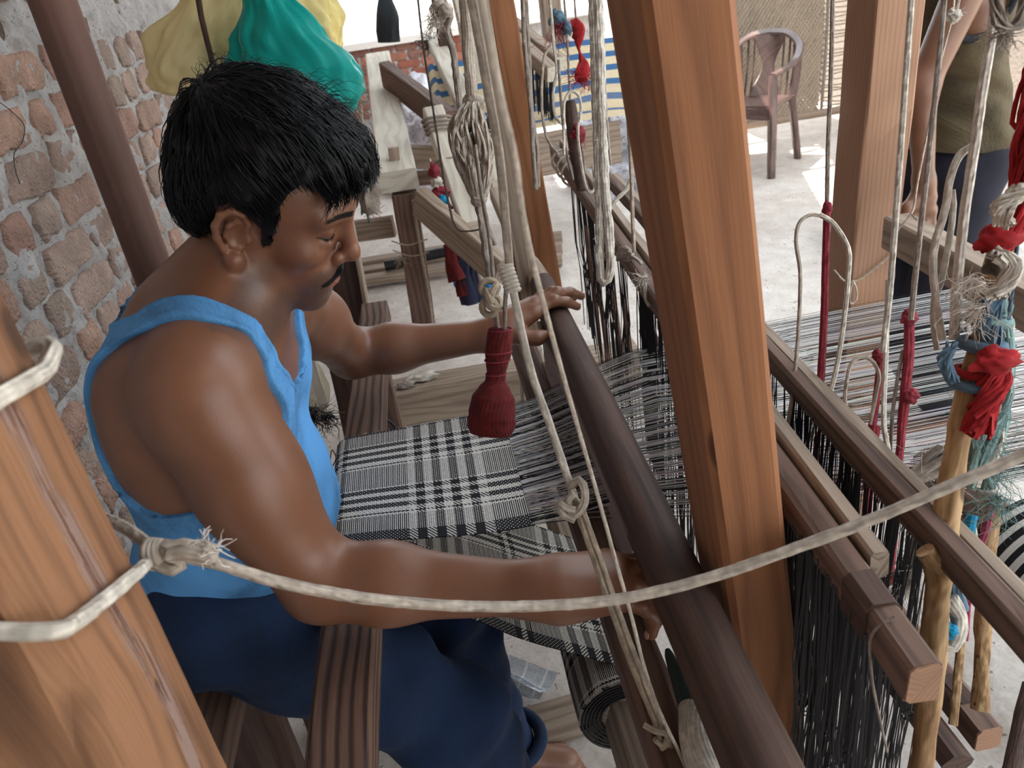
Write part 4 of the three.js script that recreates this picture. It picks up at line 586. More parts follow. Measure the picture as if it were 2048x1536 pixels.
// ---- hair, brows, lashes, moustache
{
  M.hair = new THREE.MeshPhysicalMaterial({ color: 0x060608, roughness: 0.47, specularIntensity: 0.5, sheen: 0.2, sheenColor: new THREE.Color(0.2, 0.25, 0.35) });
  const q = rng(404);
  // hairline: how far the hair reaches; negative inside
  const line2 = (x, y, s) => { // lower limit of the hair at a place of the head
    const front = sst(0.02, 0.055, x), back = sst(-0.02, -0.06, x), burn = sst(0.016, 0.02, x) * sst(0.034, 0.03, x);
    return lerp(lerp(0.037, 0.083 + (0.085 - x) * 0.08, front) - burn * 0.062, -0.062, back);
  };
  const cap = field([ell([-0.006, 0.048, 0], [0.106, 0.098, 0.086], 0.02), ell([0.045, 0.085, 0.0], [0.067, 0.045, 0.066], 0.03), ell([-0.066, 0.0, 0], [0.036, 0.058, 0.058], 0.03), ell([-0.02, 0.095, 0.0], [0.075, 0.052, 0.066], 0.03)]);
  const hairD = (x, y, z) => { const [a, b, c] = hl(x, y, z), s = Math.abs(c), ear = Math.hypot(a + 0.012, (b - 0.002) * 0.85, s - 0.08) - 0.030; return smax(smax(cap(a, b, c) + (n3(a * 55, b * 55, c * 55, 5) - 0.5) * 0.011 - 0.0, line2(a, b, s) - b + (n3(a * 120, 0, c * 120, 6) - 0.5) * 0.012, 0.008), -ear, 0.006); };
  const h = part(W, 'hair', surface(hairD, V(HP.x - 0.17, HP.y - 0.1, HP.z - 0.16), V(HP.x + 0.16, HP.y + 0.19, HP.z + 0.16), 0.003), M.hair);
  const locks = [], C = V(-0.07, 0.118, 0.012), push = (p, o) => { for (let i = 0; i < 6; i++) { const d = cap(p.x, p.y, p.z) - o; const e = 0.002, g = V(cap(p.x + e, p.y, p.z) - d - o, cap(p.x, p.y + e, p.z) - d - o, cap(p.x, p.y, p.z + e) - d - o).normalize(); p.addScaledVector(g, -d); if (Math.abs(d) < 5e-4) break; } return p; };
  for (let i = 0; i < 6500; i++) {
    const th = q() * 6.283, ph = Math.acos(1 - 1.5 * q()), dir = V(Math.cos(th) * Math.sin(ph), Math.cos(ph), Math.sin(th) * Math.sin(ph)), p = push(V(-0.01, 0.045, 0).addScaledVector(dir, 0.1), -0.003);
    const s = Math.abs(p.z); if (p.y < line2(p.x, p.y, s) + 0.004) continue;
    const n = p.clone().sub(V(-0.01, 0.045, 0)).normalize(), away = p.clone().sub(C); away.addScaledVector(n, -away.dot(n)).normalize(); const f = V(0.55, -0.25, 0).addScaledVector(n, -V(0.55, -0.25, 0).dot(n));
    const flow = away.multiplyScalar(0.8).addScaledVector(f, p.x > -0.03 ? 1.1 : -0.2).add(V(q() - 0.5, q() - 0.5, q() - 0.5).multiplyScalar(0.5)).normalize(), L = 0.03 + q() * 0.05, pts = [], lift = 0.001 + q() * q() * 0.010 + (p.y > 0.12 ? q() * 0.006 : 0);
    let cur = p.clone(), stop = false; for (let k = 0; k <= 5; k++) { const t = k / 5, w = push(cur.clone(), -0.002 + lift * Math.sin(Math.PI * Math.min(1, t * 0.8 + 0.1))); const sw = Math.abs(w.z), earD = Math.hypot(w.x + 0.010, (w.y - 0.0) * 0.85, sw - 0.082); if (earD < 0.032 || (w.y < line2(w.x, w.y, sw) - 0.008)) { stop = k < 3; break; } pts.push(hw(w.x, w.y, w.z)); cur.addScaledVector(flow, L / 5); flow.y -= 0.12; flow.normalize(); }
    if (stop || pts.length < 3) continue; const r0 = 0.0005 + q() * q() * 0.0010; locks.push(tube(pts, (t) => r0 * (1 - 0.8 * t) + 0.0001, { raw: true, n: 3, cap: false, rough: 0 }));
  }
  // fringe falling over the forehead, and fly-aways on the crown
  for (let i = 0; i < 620; i++) { const z = (q() - 0.45) * 0.125, s = Math.abs(z), x0 = 0.075 - s * s * 4, a = V(x0, 0.112 - s * 0.2, z), drop = 0.004 + q() * q() * 0.022, b = V(0.108 - s * s * 7 + q() * 0.008, 0.096 - s * 0.3, z + (q() - 0.5) * 0.01), c = V(0.112 - s * s * 8 + q() * 0.01, 0.096 - s * 0.3 - drop, z + (q() - 0.5) * 0.03); locks.push(tube([hw(...a.toArray()), hw(...b.toArray()), hw(...c.toArray())], (t) => 0.0010 * (1 - 0.85 * t) + 0.0001, { n: 3, step: 0.008, cap: false, rough: 0 })); }
  for (let i = 0; i < 160; i++) { const th = q() * 6.283, d = V(Math.cos(th) * 0.7 - 0.15, 1, Math.sin(th) * 0.7).normalize(), p = push(V(-0.01, 0.045, 0).addScaledVector(d, 0.1), -0.002), e = p.clone().addScaledVector(d, 0.012 + q() * 0.014).add(V(0.03 * (q() - 0.1), 0, (q() - 0.5) * 0.03)), f = e.clone().add(V(0.022, -0.006, (q() - 0.5) * 0.02)); locks.push(tube([hw(...p.toArray()), hw(...e.toArray()), hw(...f.toArray())], (t) => 0.00042 * (1 - 0.7 * t), { n: 3, step: 0.006, cap: false, rough: 0 })); }
  const lk = part(h, 'locks', locks, M.hair); lk.userData.kind = 'stuff';
  // sideburns, brows, moustache, lashes as short strands on the skin
  const skinPush = (p, o) => { for (let i = 0; i < 8; i++) { const e = 0.0015, d = headD(p.x, p.y, p.z), g = V(headD(p.x + e, p.y, p.z) - d, headD(p.x, p.y + e, p.z) - d, headD(p.x, p.y, p.z + e) - d).normalize(); p.addScaledVector(g, o - d); if (Math.abs(d - o) < 2e-4) break; } return p; };
  const strands = (n, pick, dir, L, r) => { const l = []; for (let i = 0; i < n; i++) { const p = skinPush(V(...pick(q())), 0.0004), d = V(...dir(p)).add(V(q() - 0.5, q() - 0.5, q() - 0.5).multiplyScalar(0.6)).normalize(), e = skinPush(p.clone().addScaledVector(d, L * (0.6 + q() * 0.6)), 0.0016); l.push(tube([hw(...p.toArray()), hw(...p.clone().lerp(e, 0.5).toArray()), hw(...e.toArray())], (t) => r * (1 - 0.7 * t), { raw: true, n: 3, cap: false, rough: 0 })); } return l; };
  part(W, 'moustache', [1, -1].flatMap((s) => strands(330, () => { const t = q(); return [0.108 - t * t * 0.018, -0.0465 - 0.0065 * q() - t * t * 0.011, s * t * 0.031]; }, () => [-0.2, -0.55, s], 0.0065, 0.00042)), M.hair);
  part(W, 'eyebrows', [1, -1].flatMap((s) => strands(300, () => { const t = q(); return [0.11 - t * 0.025, 0.036 + 0.006 * Math.sin(t * 2.4) + (q() - 0.5) * (0.008 - 0.005 * t), s * (0.009 + t * 0.043)]; }, () => [-0.2, 0.25, s], 0.008, 0.0004)), M.hair);
  part(W, 'sideburns', [1, -1].flatMap((s) => strands(520, () => { const t = q(); return [0.027 + (q() - 0.5) * 0.018 * (1 - t * 0.75), 0.047 - t * 0.050, s * 0.08]; }, () => [0.1, -1, 0], 0.010, 0.0005)), M.hair);
  part(W, 'eyelashes', [1, -1].flatMap((s) => [tube([[0.0835, 0.0100, 0.0205], [0.0905, 0.0070, 0.029], [0.0885, 0.0075, 0.037], [0.081, 0.0108, 0.0445], [0.0745, 0.0135, 0.0495]].map(([x, y, z]) => { const p = skinPush(V(x, y, z * s), 0.0003); return hw(p.x, p.y, p.z); }), 0.00075, { n: 5, step: 0.003 }), ...strands(60, () => { const t = q(); return [0.0905 - Math.abs(t - 0.45) * 0.015, 0.0075 + Math.abs(t - 0.5) * 0.006, s * (0.0215 + t * 0.0225)]; }, () => [1, -0.8, 0], 0.006, 0.00022)]), M.hair);
}

// ---------------------------------------------------------------- seat
{ const t = thing('bench', 'dark wooden bench the weaver sits on, mostly hidden by his trousers', 'bench', V(-0.5, 0, -0.95));
  part(t, 'seat_board', beam(V(-0.5, 0.54, -0.62), V(-0.5, 0.54, -1.14), 0.22, 0.045, { c: 0.006 }), M.brown);
  part(t, 'leg', beam(V(-0.44, 0.515, -0.83), V(-0.44, 0, -0.83), 0.09, 0.04, { up: V(0, 0, 1) }), M.dark); part(t, 'leg', beam(V(-0.5, 0.515, -1.08), V(-0.5, 0, -1.08), 0.09, 0.04, { up: V(0, 0, 1) }), M.dark); }
// ---------------------------------------------------------------- ropes and cords in front
{ // rope round the near left post, knotted, sagging across to the right edge
  const t = thing('rope', 'off-white rope knotted round the broad left post and sagging across the whole view', 'rope', at(300, 1110, { d: 0.5 }));
  part(t, 'span', tube(pathAt([[345, 1108, 0.5], [430, 1126, 0.505], [560, 1165, 0.52], [720, 1195, 0.545], [900, 1211, 0.57], [1080, 1212, 0.585], [1250, 1196, 0.585], [1420, 1155, 0.575], [1600, 1093, 0.56], [1760, 1032, 0.545], [1900, 972, 0.53], [2040, 912, 0.52], [2200, 830, 0.5]]), 0.0042, { n: 10, step: 0.006 }), M.cord);
  const c = (u, v) => at(u, v, { z: -0.276 }), side = (u, v) => at(u, v, { x: -0.2 });
  const fr = (u, v) => at(u, v, { z: -0.2785 }), sd = (u, v) => at(u, v, { x: -0.2005 });
  part(t, 'turn', tube([fr(-160, 1262), fr(-60, 1262), fr(20, 1263), fr(90, 1263), fr(122, 1259), sd(146, 1248), sd(175, 1226), sd(225, 1186), sd(268, 1150), at(296, 1124, { d: 0.5 })], 0.0042, { n: 10, step: 0.006 }), M.cordWhite);
  part(t, 'turn', tube(pathAt([[205, 1035, 0.56], [235, 1048, 0.535], [270, 1068, 0.512], [300, 1092, 0.502]]), 0.0042, { n: 10, step: 0.006 }), M.cord);
  const k = []; for (let i = 0; i < 3; i++) { const a = at(306 + i * 8, 1108, { d: 0.497 }), g = new THREE.TorusGeometry(0.0072, 0.0038, 8, 20); g.rotateY(1.35 + i * 0.12); g.rotateZ(0.15); g.translate(a.x, a.y, a.z); k.push(g); }
  k.push(tube(pathAt([[318, 1130, 0.492], [345, 1140, 0.489], [362, 1130, 0.49], [350, 1112, 0.488], [330, 1098, 0.49]]), 0.004, { n: 8 }), tube(pathAt([[330, 1092, 0.49], [365, 1090, 0.487], [395, 1098, 0.487], [425, 1105, 0.49]]), 0.0045, { n: 8, rough: 0.3 }), tube(pathAt([[340, 1110, 0.486], [375, 1106, 0.484], [405, 1112, 0.485], [432, 1118, 0.489]]), 0.0045, { n: 8, rough: 0.3 }));
  part(t, 'knot', k, M.cord);
  part(t, 'frayed_ends', [fray(at(410, 1100, { d: 0.487 }), V(1, 0.05, 0), 26, 0.018, 0.35, 0.0008, 3), fray(at(405, 1093, { d: 0.487 }), V(0.6, 0.8, 0), 18, 0.012, 0.4, 0.0008, 4)], M.fibre).userData.kind = 'stuff';
}
solo('rope', tube([at(-80, 842, { x: -0.2005 }), at(-20, 806, { x: -0.2005 }), at(30, 777, { x: -0.2005 }), at(72, 752, { x: -0.2005 }), at(90, 740, { x: -0.2012 }), V(-0.2045, 1.262, -0.392), V(-0.26, 1.25, -0.392)], 0.0046, { n: 10 }), M.cordWhite, 'short piece of white rope tied higher up round the broad left post', 'rope');
// long cords crossing the cloth
{ const t = thing('cord', 'long pale cord running from the top past the red handle to the beater bar', 'cord', at(1010, 600, { d: 0.8 }));
  part(t, 'strand', tube(pathAt([[932, -60, 0.62], [955, 60, 0.64], [985, 230, 0.67], [1000, 320, 0.69], [1012, 450, 0.72], [1020, 545, 0.74]]), 0.0042, { n: 8 }), M.cord);
  part(t, 'strand', tube(pathAt([[1015, 530, 0.74], [1030, 600, 0.75], [1062, 740, 0.76], [1100, 850, 0.77], [1132, 945, 0.775], [1150, 1000, 0.775]]), 0.004, { n: 8 }), M.cordWhite);
  part(t, 'strand', tube(pathAt([[1150, 1000, 0.775], [1185, 1100, 0.77], [1230, 1230, 0.765], [1275, 1350, 0.77], [1318, 1455, 0.775], [1350, 1560, 0.78]]), 0.0048, { n: 8 }), M.cordTan);
  part(t, 'strand', tube(pathAt([[1160, 1005, 0.77], [1198, 1110, 0.765], [1240, 1230, 0.76], [1285, 1350, 0.765], [1326, 1455, 0.77], [1372, 1560, 0.78]]), 0.0028, { n: 8 }), M.cordTan);
  part(t, 'knot', [tube(pathAt([[1140, 975, 0.77], [1158, 960, 0.765], [1170, 985, 0.76], [1165, 1015, 0.76], [1145, 1030, 0.765], [1135, 1005, 0.768], [1150, 985, 0.76]]), 0.0042, { n: 8, rough: 0.2 }), tube(pathAt([[1150, 1020, 0.762], [1130, 1015, 0.762], [1118, 1005, 0.765], [1125, 1028, 0.765], [1150, 1040, 0.765]]), 0.0036, { n: 8, rough: 0.2 }), fray(at(1122, 1010, { d: 0.765 }), V(-0.6, 0.3, 0), 16, 0.012, 0.6, 0.0006, 7)], M.cord);
  part(t, 'knot', [tube(pathAt([[1288, 1450, 0.765], [1310, 1462, 0.76], [1335, 1470, 0.76], [1325, 1490, 0.762], [1310, 1478, 0.76]]), 0.003, { n: 8 }), tube(pathAt([[1318, 1455, 0.765], [1340, 1480, 0.76], [1322, 1496, 0.765]]), 0.0035, { n: 8 })], M.cordTan);
  part(t, 'wrapping', [...Array(7)].map((_, i) => { const a = at(1010 + i * 2.6, 532 + i * 8, { d: 0.737 }), g = new THREE.TorusGeometry(0.0062, 0.0024, 6, 14); g.rotateX(Math.PI / 2 - 0.3); g.translate(a.x, a.y, a.z); return g; }).concat([fray(at(1022, 555, { d: 0.735 }), V(1, 0, 0), 40, 0.008, 1.2, 0.0005, 8)]), M.cordWhite);
}
solo('cord', tube(pathAt([[952, -60, 0.29], [975, 60, 0.30], [1002, 200, 0.32], [1026, 300, 0.34], [1044, 420, 0.38], [1062, 510, 0.42], [1085, 600, 0.47], [1120, 730, 0.53], [1160, 870, 0.60], [1195, 990, 0.65], [1228, 1110, 0.66], [1262, 1230, 0.68], [1290, 1340, 0.70], [1318, 1420, 0.72], [1365, 1520, 0.75], [1380, 1560, 0.75]]), (t) => 0.0017, { n: 8 }), M.cord, 'blurred pale cord nearest the camera, running down across the beater bar', 'cord');
{ // red yarn-wrapped pull handle
  const c = at(985, 800, { d: 0.92 }), t = thing('pull_handle', 'red yarn-wrapped handle hanging from cords over the cloth', 'handle', c.clone());
  const top = at(1001, 655, { d: 0.9 }), b = at(981, 868, { d: 0.92 }), P = line(top, b, 48), prof = pw([[0, 0.010], [0.03, 0.0145], [0.12, 0.0155], [0.25, 0.0155], [0.34, 0.0135], [0.42, 0.0115], [0.5, 0.013], [0.56, 0.019], [0.66, 0.0255], [0.8, 0.0275], [0.92, 0.026], [1, 0.022]]);
  part(t, 'wrapped_grip', sweep(P, (s) => Array.from({ length: 22 }, (_, j) => { const a = j / 22 * 6.283, k = prof(s) * (1 + 0.05 * Math.sin(s * 300) * (s < 0.55 ? 1 : 0.2) + (s > 0.85 ? 0.10 * Math.cos(a * 2) : 0) + 0.12 * (n3(Math.cos(a) * 2 + 5, s * 9, Math.sin(a) * 2, 4) - 0.5)); return [Math.cos(a) * k, Math.sin(a) * k]; }), { up: V(0, 0, 1), crease: 0.9, tu: 0.05, tv: 0.03 }), M.redDeep);
  const bands = [0.02, 0.22, 0.30, 0.43].map((s) => { const a = top.clone().lerp(b, s), g = new THREE.TorusGeometry(prof(s) * 1.02, 0.0011, 6, 26); g.rotateX(Math.PI / 2 - 0.2); g.rotateZ(-0.12); g.translate(a.x, a.y, a.z); return g; }); part(t, 'tied_threads', bands, M.red);
  part(t, 'cords', [tube([top.clone().add(V(0.002, -0.02, 0)), at(1010, 610, { d: 0.86 }), at(1016, 550, { d: 0.80 })], 0.0026), tube([top.clone().add(V(-0.004, -0.02, 0)), at(990, 600, { d: 0.88 }), at(978, 470, { d: 0.86 }), at(962, 380, { d: 0.86 }), at(950, 290, { d: 0.86 })], 0.0024), tube([top.clone().add(V(-0.006, -0.01, 0.002)), at(986, 590, { d: 0.885 })], 0.0022)], M.cordGrey);
  const kn = []; for (let i = 0; i < 5; i++) { const a = at(978 + (i % 2) * 10, 575 + i * 10, { d: 0.868 }), g = new THREE.TorusGeometry(0.0085, 0.0042, 7, 16); g.rotateY(i * 0.9); g.rotateX(i * 0.7); g.translate(a.x, a.y, a.z); kn.push(g); } kn.push(fray(at(978, 605, { d: 0.87 }), V(-0.3, -1, 0), 24, 0.016, 0.7, 0.0007, 9)); part(t, 'knot', kn, M.cordTan);
}
{ // knotted bundle of frayed cord ends
  const t = thing('cord_bundle', 'thick grey-tan bundle of knotted frayed cords hanging left of the brown upright', 'cords', at(950, 250, { d: 1.15 })), l = [], q = rng(21);
  l.push(tube(pathAt([[928, -40, 1.1], [935, 60, 1.12], [943, 180, 1.14], [948, 200, 1.15]]), 0.009, { n: 9, rough: 0.2 }));
  for (let i = 0; i < 64; i++) { const w = (q() - 0.5), o = () => (q() - 0.5) * 0.05, e = () => (q() - 0.5) * 14; l.push(tube([at(946 + w * 14, 195, { d: 1.15 + o() * 0.4 }), at(938 + w * 66 + e(), 238 + q() * 20, { d: 1.14 + o() }), at(944 + w * 78 + e(), 285 + q() * 20, { d: 1.14 + o() }), at(952 + w * 56 + e(), 345, { d: 1.15 + o() }), at(958 + w * 20, 405, { d: 1.16 })], 0.0019 + q() * 0.0014, { n: 5, step: 0.01, rough: 0.5 })); }
  part(t, 'strands', l, M.cord);
  part(t, 'tail', [tube(pathAt([[955, 395, 1.16], [962, 440, 1.16], [975, 520, 1.16], [983, 560, 1.14]]), 0.006, { rough: 0.25 }), tube(pathAt([[962, 400, 1.16], [975, 450, 1.16], [990, 490, 1.16]]), 0.0035)], M.cordGrey);
  part(t, 'knot', [blob(at(948, 205, { d: 1.15 }), 0.016, 0.014, 0.015, { a: 0.3, f: 4 }), blob(at(958, 400, { d: 1.16 }), 0.011, 0.012, 0.011, { a: 0.3, f: 4, seed: 8 })], M.cord);
  part(t, 'fuzz', [fray(at(945, 260, { d: 1.14 }), V(0, -1, 0), 70, 0.045, 1.0, 0.0006, 11), fray(at(950, 320, { d: 1.14 }), V(0, -1, 0), 50, 0.04, 1.0, 0.0006, 12)], M.fibre).userData.kind = 'stuff';
}
{ const t = thing('cord_tassel', 'frayed pale rope end with a knot, hanging at the top above the striped roll', 'cord', at(885, 40, { d: 1.3 }));
  part(t, 'tassel', [fray(at(872, 22, { d: 1.3 }), V(-0.1, -1, 0), 60, 0.05, 0.35, 0.0012, 14), fray(at(868, 30, { d: 1.3 }), V(-0.3, -1, 0), 30, 0.04, 0.4, 0.001, 15)], M.fibre);
  part(t, 'knot', [blob(at(876, 14, { d: 1.3 }), 0.013, 0.012, 0.012, { a: 0.3 }), blob(at(892, 22, { d: 1.29 }), 0.011, 0.012, 0.011, { a: 0.3, seed: 6 })], M.cord);
  part(t, 'cord', tube(pathAt([[880, -60, 1.3], [886, 0, 1.3], [901, 30, 1.3], [893, 62, 1.3], [905, 100, 1.3], [915, 170, 1.3], [923, 240, 1.3]]), 0.0058, { n: 9, rough: 0.2 }), M.cordGrey);
}
{ const t = thing('cord', 'thin dark cord hanging straight down left of the knotted bundle', 'cord', at(840, 100, { d: 1.5 })); part(t, 'strand', tube(pathAt([[832, -40, 1.5], [845, 80, 1.5], [868, 230, 1.5], [890, 370, 1.5], [905, 440, 1.5]]), 0.0022), M.cordDark);
  part(t, 'loop', tube(pathAt([[905, 440, 1.5], [918, 460, 1.5], [940, 462, 1.5], [962, 458, 1.5]]), 0.0018), M.cordDark); }
// fluffy white loop and its companions over the far shaft
{ const t = thing('yarn_loop', 'thick fluffy white yarn loop hanging beside the orange-brown post', 'yarn', at(1205, 300, { d: 1.12 }));
  part(t, 'loop', tube(pathAt([[1183, -50, 1.12], [1187, 60, 1.12], [1192, 200, 1.12], [1196, 330, 1.12], [1200, 450, 1.12], [1200, 540, 1.12], [1205, 565, 1.12], [1214, 562, 1.12], [1220, 540, 1.115], [1216, 440, 1.115], [1208, 330, 1.115], [1203, 200, 1.115], [1199, 60, 1.115], [1194, -50, 1.115]]), 0.0066, { n: 10, rough: 0.22, step: 0.008 }), M.cordWhite);
  const fz = []; for (let i = 0; i < 40; i++) fz.push(fray(at(lerp(1190, 1210, i / 40) + rr(-4, 8), lerp(0, 560, i / 40), { d: 1.118 }), V(rr(-1, 1), rr(-0.5, 0.5), rr(-0.3, 0.3)), 5, 0.016, 0.9, 0.0004, 30 + i)); part(t, 'fuzz', fz, M.fibre).userData.kind = 'stuff'; }
const cordsFar = [
  ['pair of grey twisted cords hanging right of the slim reddish post', M.cordGrey, 0.0042, [[1044, -30], [1050, 100], [1060, 200], [1068, 330], [1072, 380]], 1.35, [[1050, -30], [1058, 120], [1064, 230], [1074, 300], [1076, 375]]],
  ['thin cream cord looping down to the far shaft end', M.cord, 0.0028, [[1096, -30], [1104, 85], [1090, 110], [1084, 160], [1085, 230], [1096, 280], [1118, 310]], 1.45],
  ['cream cord with a wide bow above the far shaft', M.cordWhite, 0.0028, [[1098, -30], [1108, 95], [1114, 140], [1106, 190], [1112, 235], [1128, 252]], 1.42],
  ['thin grey cord running straight to the shaft left of the fluffy loop', M.cordGrey, 0.0026, [[1117, 120], [1122, 200], [1132, 300], [1146, 360]], 1.40],
  ['white arched cord loop above the rods', M.cordWhite, 0.0026, [[1128, 310], [1128, 250], [1130, 200], [1142, 183], [1156, 190], [1162, 215], [1156, 260], [1160, 310], [1178, 385], [1188, 380], [1186, 330]], 1.38],
  ['white cord tying the heald shaft, with a bow across to the post', M.cordWhite, 0.0032, [[1212, 430], [1232, 400], [1252, 380], [1264, 355]], 1.22],
  ['tan cord hanging along the orange-brown post edge', M.cordTan, 0.0032, [[1242, 40], [1252, 180], [1262, 330], [1264, 400], [1268, 505]], 1.16],
  ['grey cord from the top down to the second shaft end', M.cordGrey, 0.0026, [[1200, -30], [1205, 100], [1212, 230], [1221, 330]], 1.5],
  ['thin white thread pair right of the fluffy loop', M.cordWhite, 0.0016, [[1203, -30], [1208, 90], [1215, 250], [1222, 330]], 1.48],
];
cordsFar.forEach(([lab, m, r, p, d, p2]) => { const t = thing('cord', lab, 'cord', at(p[0][0], p[0][1], { d })); part(t, 'strand', tube(p.map(([u, v]) => at(u, v, { d })), r, { n: 6 }), m); if (p2) part(t, 'strand', tube(p2.map(([u, v]) => at(u, v, { d: d * 1.005 })), r, { n: 6 }), m); });
{ const t = thing('shaft_lashing', 'white cord wound round the far part of the front heald shaft', 'cord', at(1130, 335, { x: 0.363 }));
  for (const [u, v] of [[1126, 322], [1136, 336], [1146, 348]]) { const a = at(u, v, { y: 0.89 }), g = new THREE.TorusGeometry(0.032, 0.0035, 6, 20); g.translate(a.x, 0.89, a.z); part(t, 'turn', g, M.cord); } }
{ const t = thing('shaft_lashing', 'knotted white cord with a frayed tail on the heald shaft by the orange-brown post', 'cord', at(1255, 515, { x: 0.343 }));
  const a = at(1248, 512, { x: 0.363 }); part(t, 'knot', [tube([[1236, 520], [1240, 500], [1252, 497], [1262, 508], [1255, 520], [1245, 512], [1262, 502]].map(([u, v]) => at(u, v, { x: 0.330 })), 0.0042, { rough: 0.2 }), blob(at(1254, 510, { x: 0.332 }), 0.012, 0.010, 0.010, { a: 0.3 }), tube([[1262, 512], [1276, 520], [1285, 530]].map(([u, v]) => at(u, v, { x: 0.336 })), 0.0036)], M.cord);
  part(t, 'frayed_tail', [fray(at(1292, 556, { x: 0.323 }), V(-0.8, -0.3, 0.1), 46, 0.032, 0.35, 0.0009, 51), tube([[1292, 552], [1290, 575], [1292, 600], [1298, 612]].map(([u, v]) => at(u, v, { x: 0.323 })), 0.003)], M.cordWhite); }
{ const t = thing('rag', 'red and blue rag scraps knotted on cords at the top, above the second warp', 'rag', at(1120, 60, { d: 1.9 }));
  part(t, 'blue_knot', [blob(at(1114, 38, { d: 1.9 }), 0.018, 0.02, 0.016, { a: 0.4, f: 3 }), blob(at(1136, 58, { d: 1.9 }), 0.014, 0.016, 0.012, { a: 0.4, seed: 5 })], M.blueYarn); part(t, 'red_threads', fray(at(1116, 52, { d: 1.9 }), V(0, -1, 0), 40, 0.09, 0.35, 0.0012, 61), M.red); part(t, 'cord', tube(pathAt([[1125, -40, 1.9], [1133, 60, 1.9], [1140, 200, 1.9], [1143, 330, 1.9]]), 0.003), M.cordGrey); }
{ const t = thing('rag', 'long crimson rag strip with a shredded end hanging left of the fluffy loop', 'rag', at(1155, 60, { d: 1.7 }));
  part(t, 'strip', tube(pathAt([[1148, 40, 1.7], [1155, 60, 1.7], [1158, 100, 1.7], [1166, 130, 1.7], [1160, 160, 1.7]]), (s) => 0.009 + 0.006 * Math.sin(s * 9), { rough: 0.4, n: 9 }), M.crimson); part(t, 'shreds', fray(at(1166, 138, { d: 1.7 }), V(-0.1, -1, 0), 60, 0.06, 0.5, 0.0016, 62), M.crimson); part(t, 'cord', tube(pathAt([[1146, -40, 1.7], [1152, 40, 1.7]]), 0.0022), M.cordGrey); }
{ const t = thing('rag', 'dark brown stick end with a faded pink and white rag tied round it', 'rag', at(1150, 260, { d: 1.45 }));
  part(t, 'stick', tube(pathAt([[1140, 205, 1.45], [1146, 260, 1.45], [1160, 350, 1.45], [1166, 380, 1.45]]), 0.012, { n: 8, rough: 0.2 }), M.dark); part(t, 'knot', [blob(at(1156, 268, { d: 1.44 }), 0.012, 0.016, 0.01, { a: 0.4 }), fray(at(1158, 280, { d: 1.44 }), V(0.1, -1, 0), 26, 0.03, 0.5, 0.001, 63)], M.red); }

// cords, loops and red-bound ties over the near shafts
const tie = (lab, parts) => { const [m0, r0, p0, d0] = parts[0], t = thing('heald_tie', lab, 'cord', at(p0[0][0], p0[0][1], { d: d0 })); for (const [m, r, p, d, n] of parts) part(t, n ?? 'cord', tube(p.map(([u, v, e]) => at(u, v, { d: e ?? d })), r * (m === M.red || m === M.magenta ? 0.72 : 0.74), { n: 8 }), m); return t; };
const DT = 1.0;
{ const t = tie('tall red-bound cord tied to the front shaft, leftmost of the red ones', [[M.cordGrey, 0.004, [[1666, -40], [1662, 150], [1656, 300], [1654, 415]], DT], [M.red, 0.0068, [[1655, 408], [1652, 500], [1648, 640], [1640, 780], [1634, 870]], DT, 'red_binding'], [M.red, 0.0048, [[1634, 868], [1628, 940], [1622, 1000], [1618, 1018]], DT, 'red_binding']]);
  part(t, 'bow', [tube(pathAt([[1634, 862, DT], [1645, 845, DT], [1662, 852, DT], [1672, 872, DT]]), 0.0055, { rough: 0.25 }), blob(at(1654, 418, { d: DT }), 0.006, 0.010, 0.006, { a: 0.3 })], M.red); part(t, 'tie', [tube(pathAt([[1602, 1012, 0.99], [1620, 1000, 0.985], [1640, 1015, 0.99]]), 0.004), tube(pathAt([[1605, 1015, 0.985], [1600, 1045, 0.985], [1612, 1070, 0.985]]), 0.0055), tube(pathAt([[1608, 1028, 0.985], [1640, 1022, 0.985]]), 0.0045)], M.red); }
tie('white cord loop round the tall red-bound tie, its tail ending on the shaft', [[M.cord, 0.0034, [[1642, 432], [1620, 430], [1600, 444], [1592, 480], [1600, 540], [1598, 640], [1588, 760], [1575, 850], [1560, 905]], 0.985], [M.cordWhite, 0.0044, [[1640, 430], [1662, 442], [1682, 468], [1697, 500], [1696, 560], [1688, 640], [1672, 740], [1645, 830], [1612, 890], [1582, 935], [1584, 970], [1592, 1005], [1606, 1030], [1616, 1038]], 0.985], [M.cordWhite, 0.0062, [[1598, 1028], [1608, 1034], [1616, 1040]], 0.98, 'knot']]);
{ const t = tie('second red-bound tie with a white cord above, behind the first', [[M.cordWhite, 0.0052, [[1826, -40], [1812, 150], [1794, 400], [1780, 580], [1766, 705]], 0.92], [M.red, 0.0062, [[1762, 700], [1757, 760], [1745, 860]], 0.96, 'red_binding'], [M.red, 0.0095, [[1748, 850], [1742, 920], [1738, 980]], 0.94, 'red_binding'], [M.red, 0.0075, [[1738, 975], [1728, 1080], [1718, 1160]], 0.93, 'red_binding']]);
  part(t, 'knot', [blob(at(1757, 712, { d: 0.955 }), 0.008, 0.008, 0.008, { a: 0.35 }), blob(at(1712, 1150, { d: 0.925 }), 0.010, 0.014, 0.010, { a: 0.35, seed: 9 })], M.red); }
tie('white arched loop on the second red-bound tie', [[M.cord, 0.0033, [[1702, 1050], [1690, 1000], [1698, 950], [1688, 900], [1700, 860], [1696, 830], [1690, 800], [1694, 760], [1704, 725], [1722, 714], [1742, 720], [1758, 748], [1752, 790], [1740, 850], [1728, 910], [1712, 960], [1702, 990], [1712, 1030], [1722, 1050]], 0.945]]);
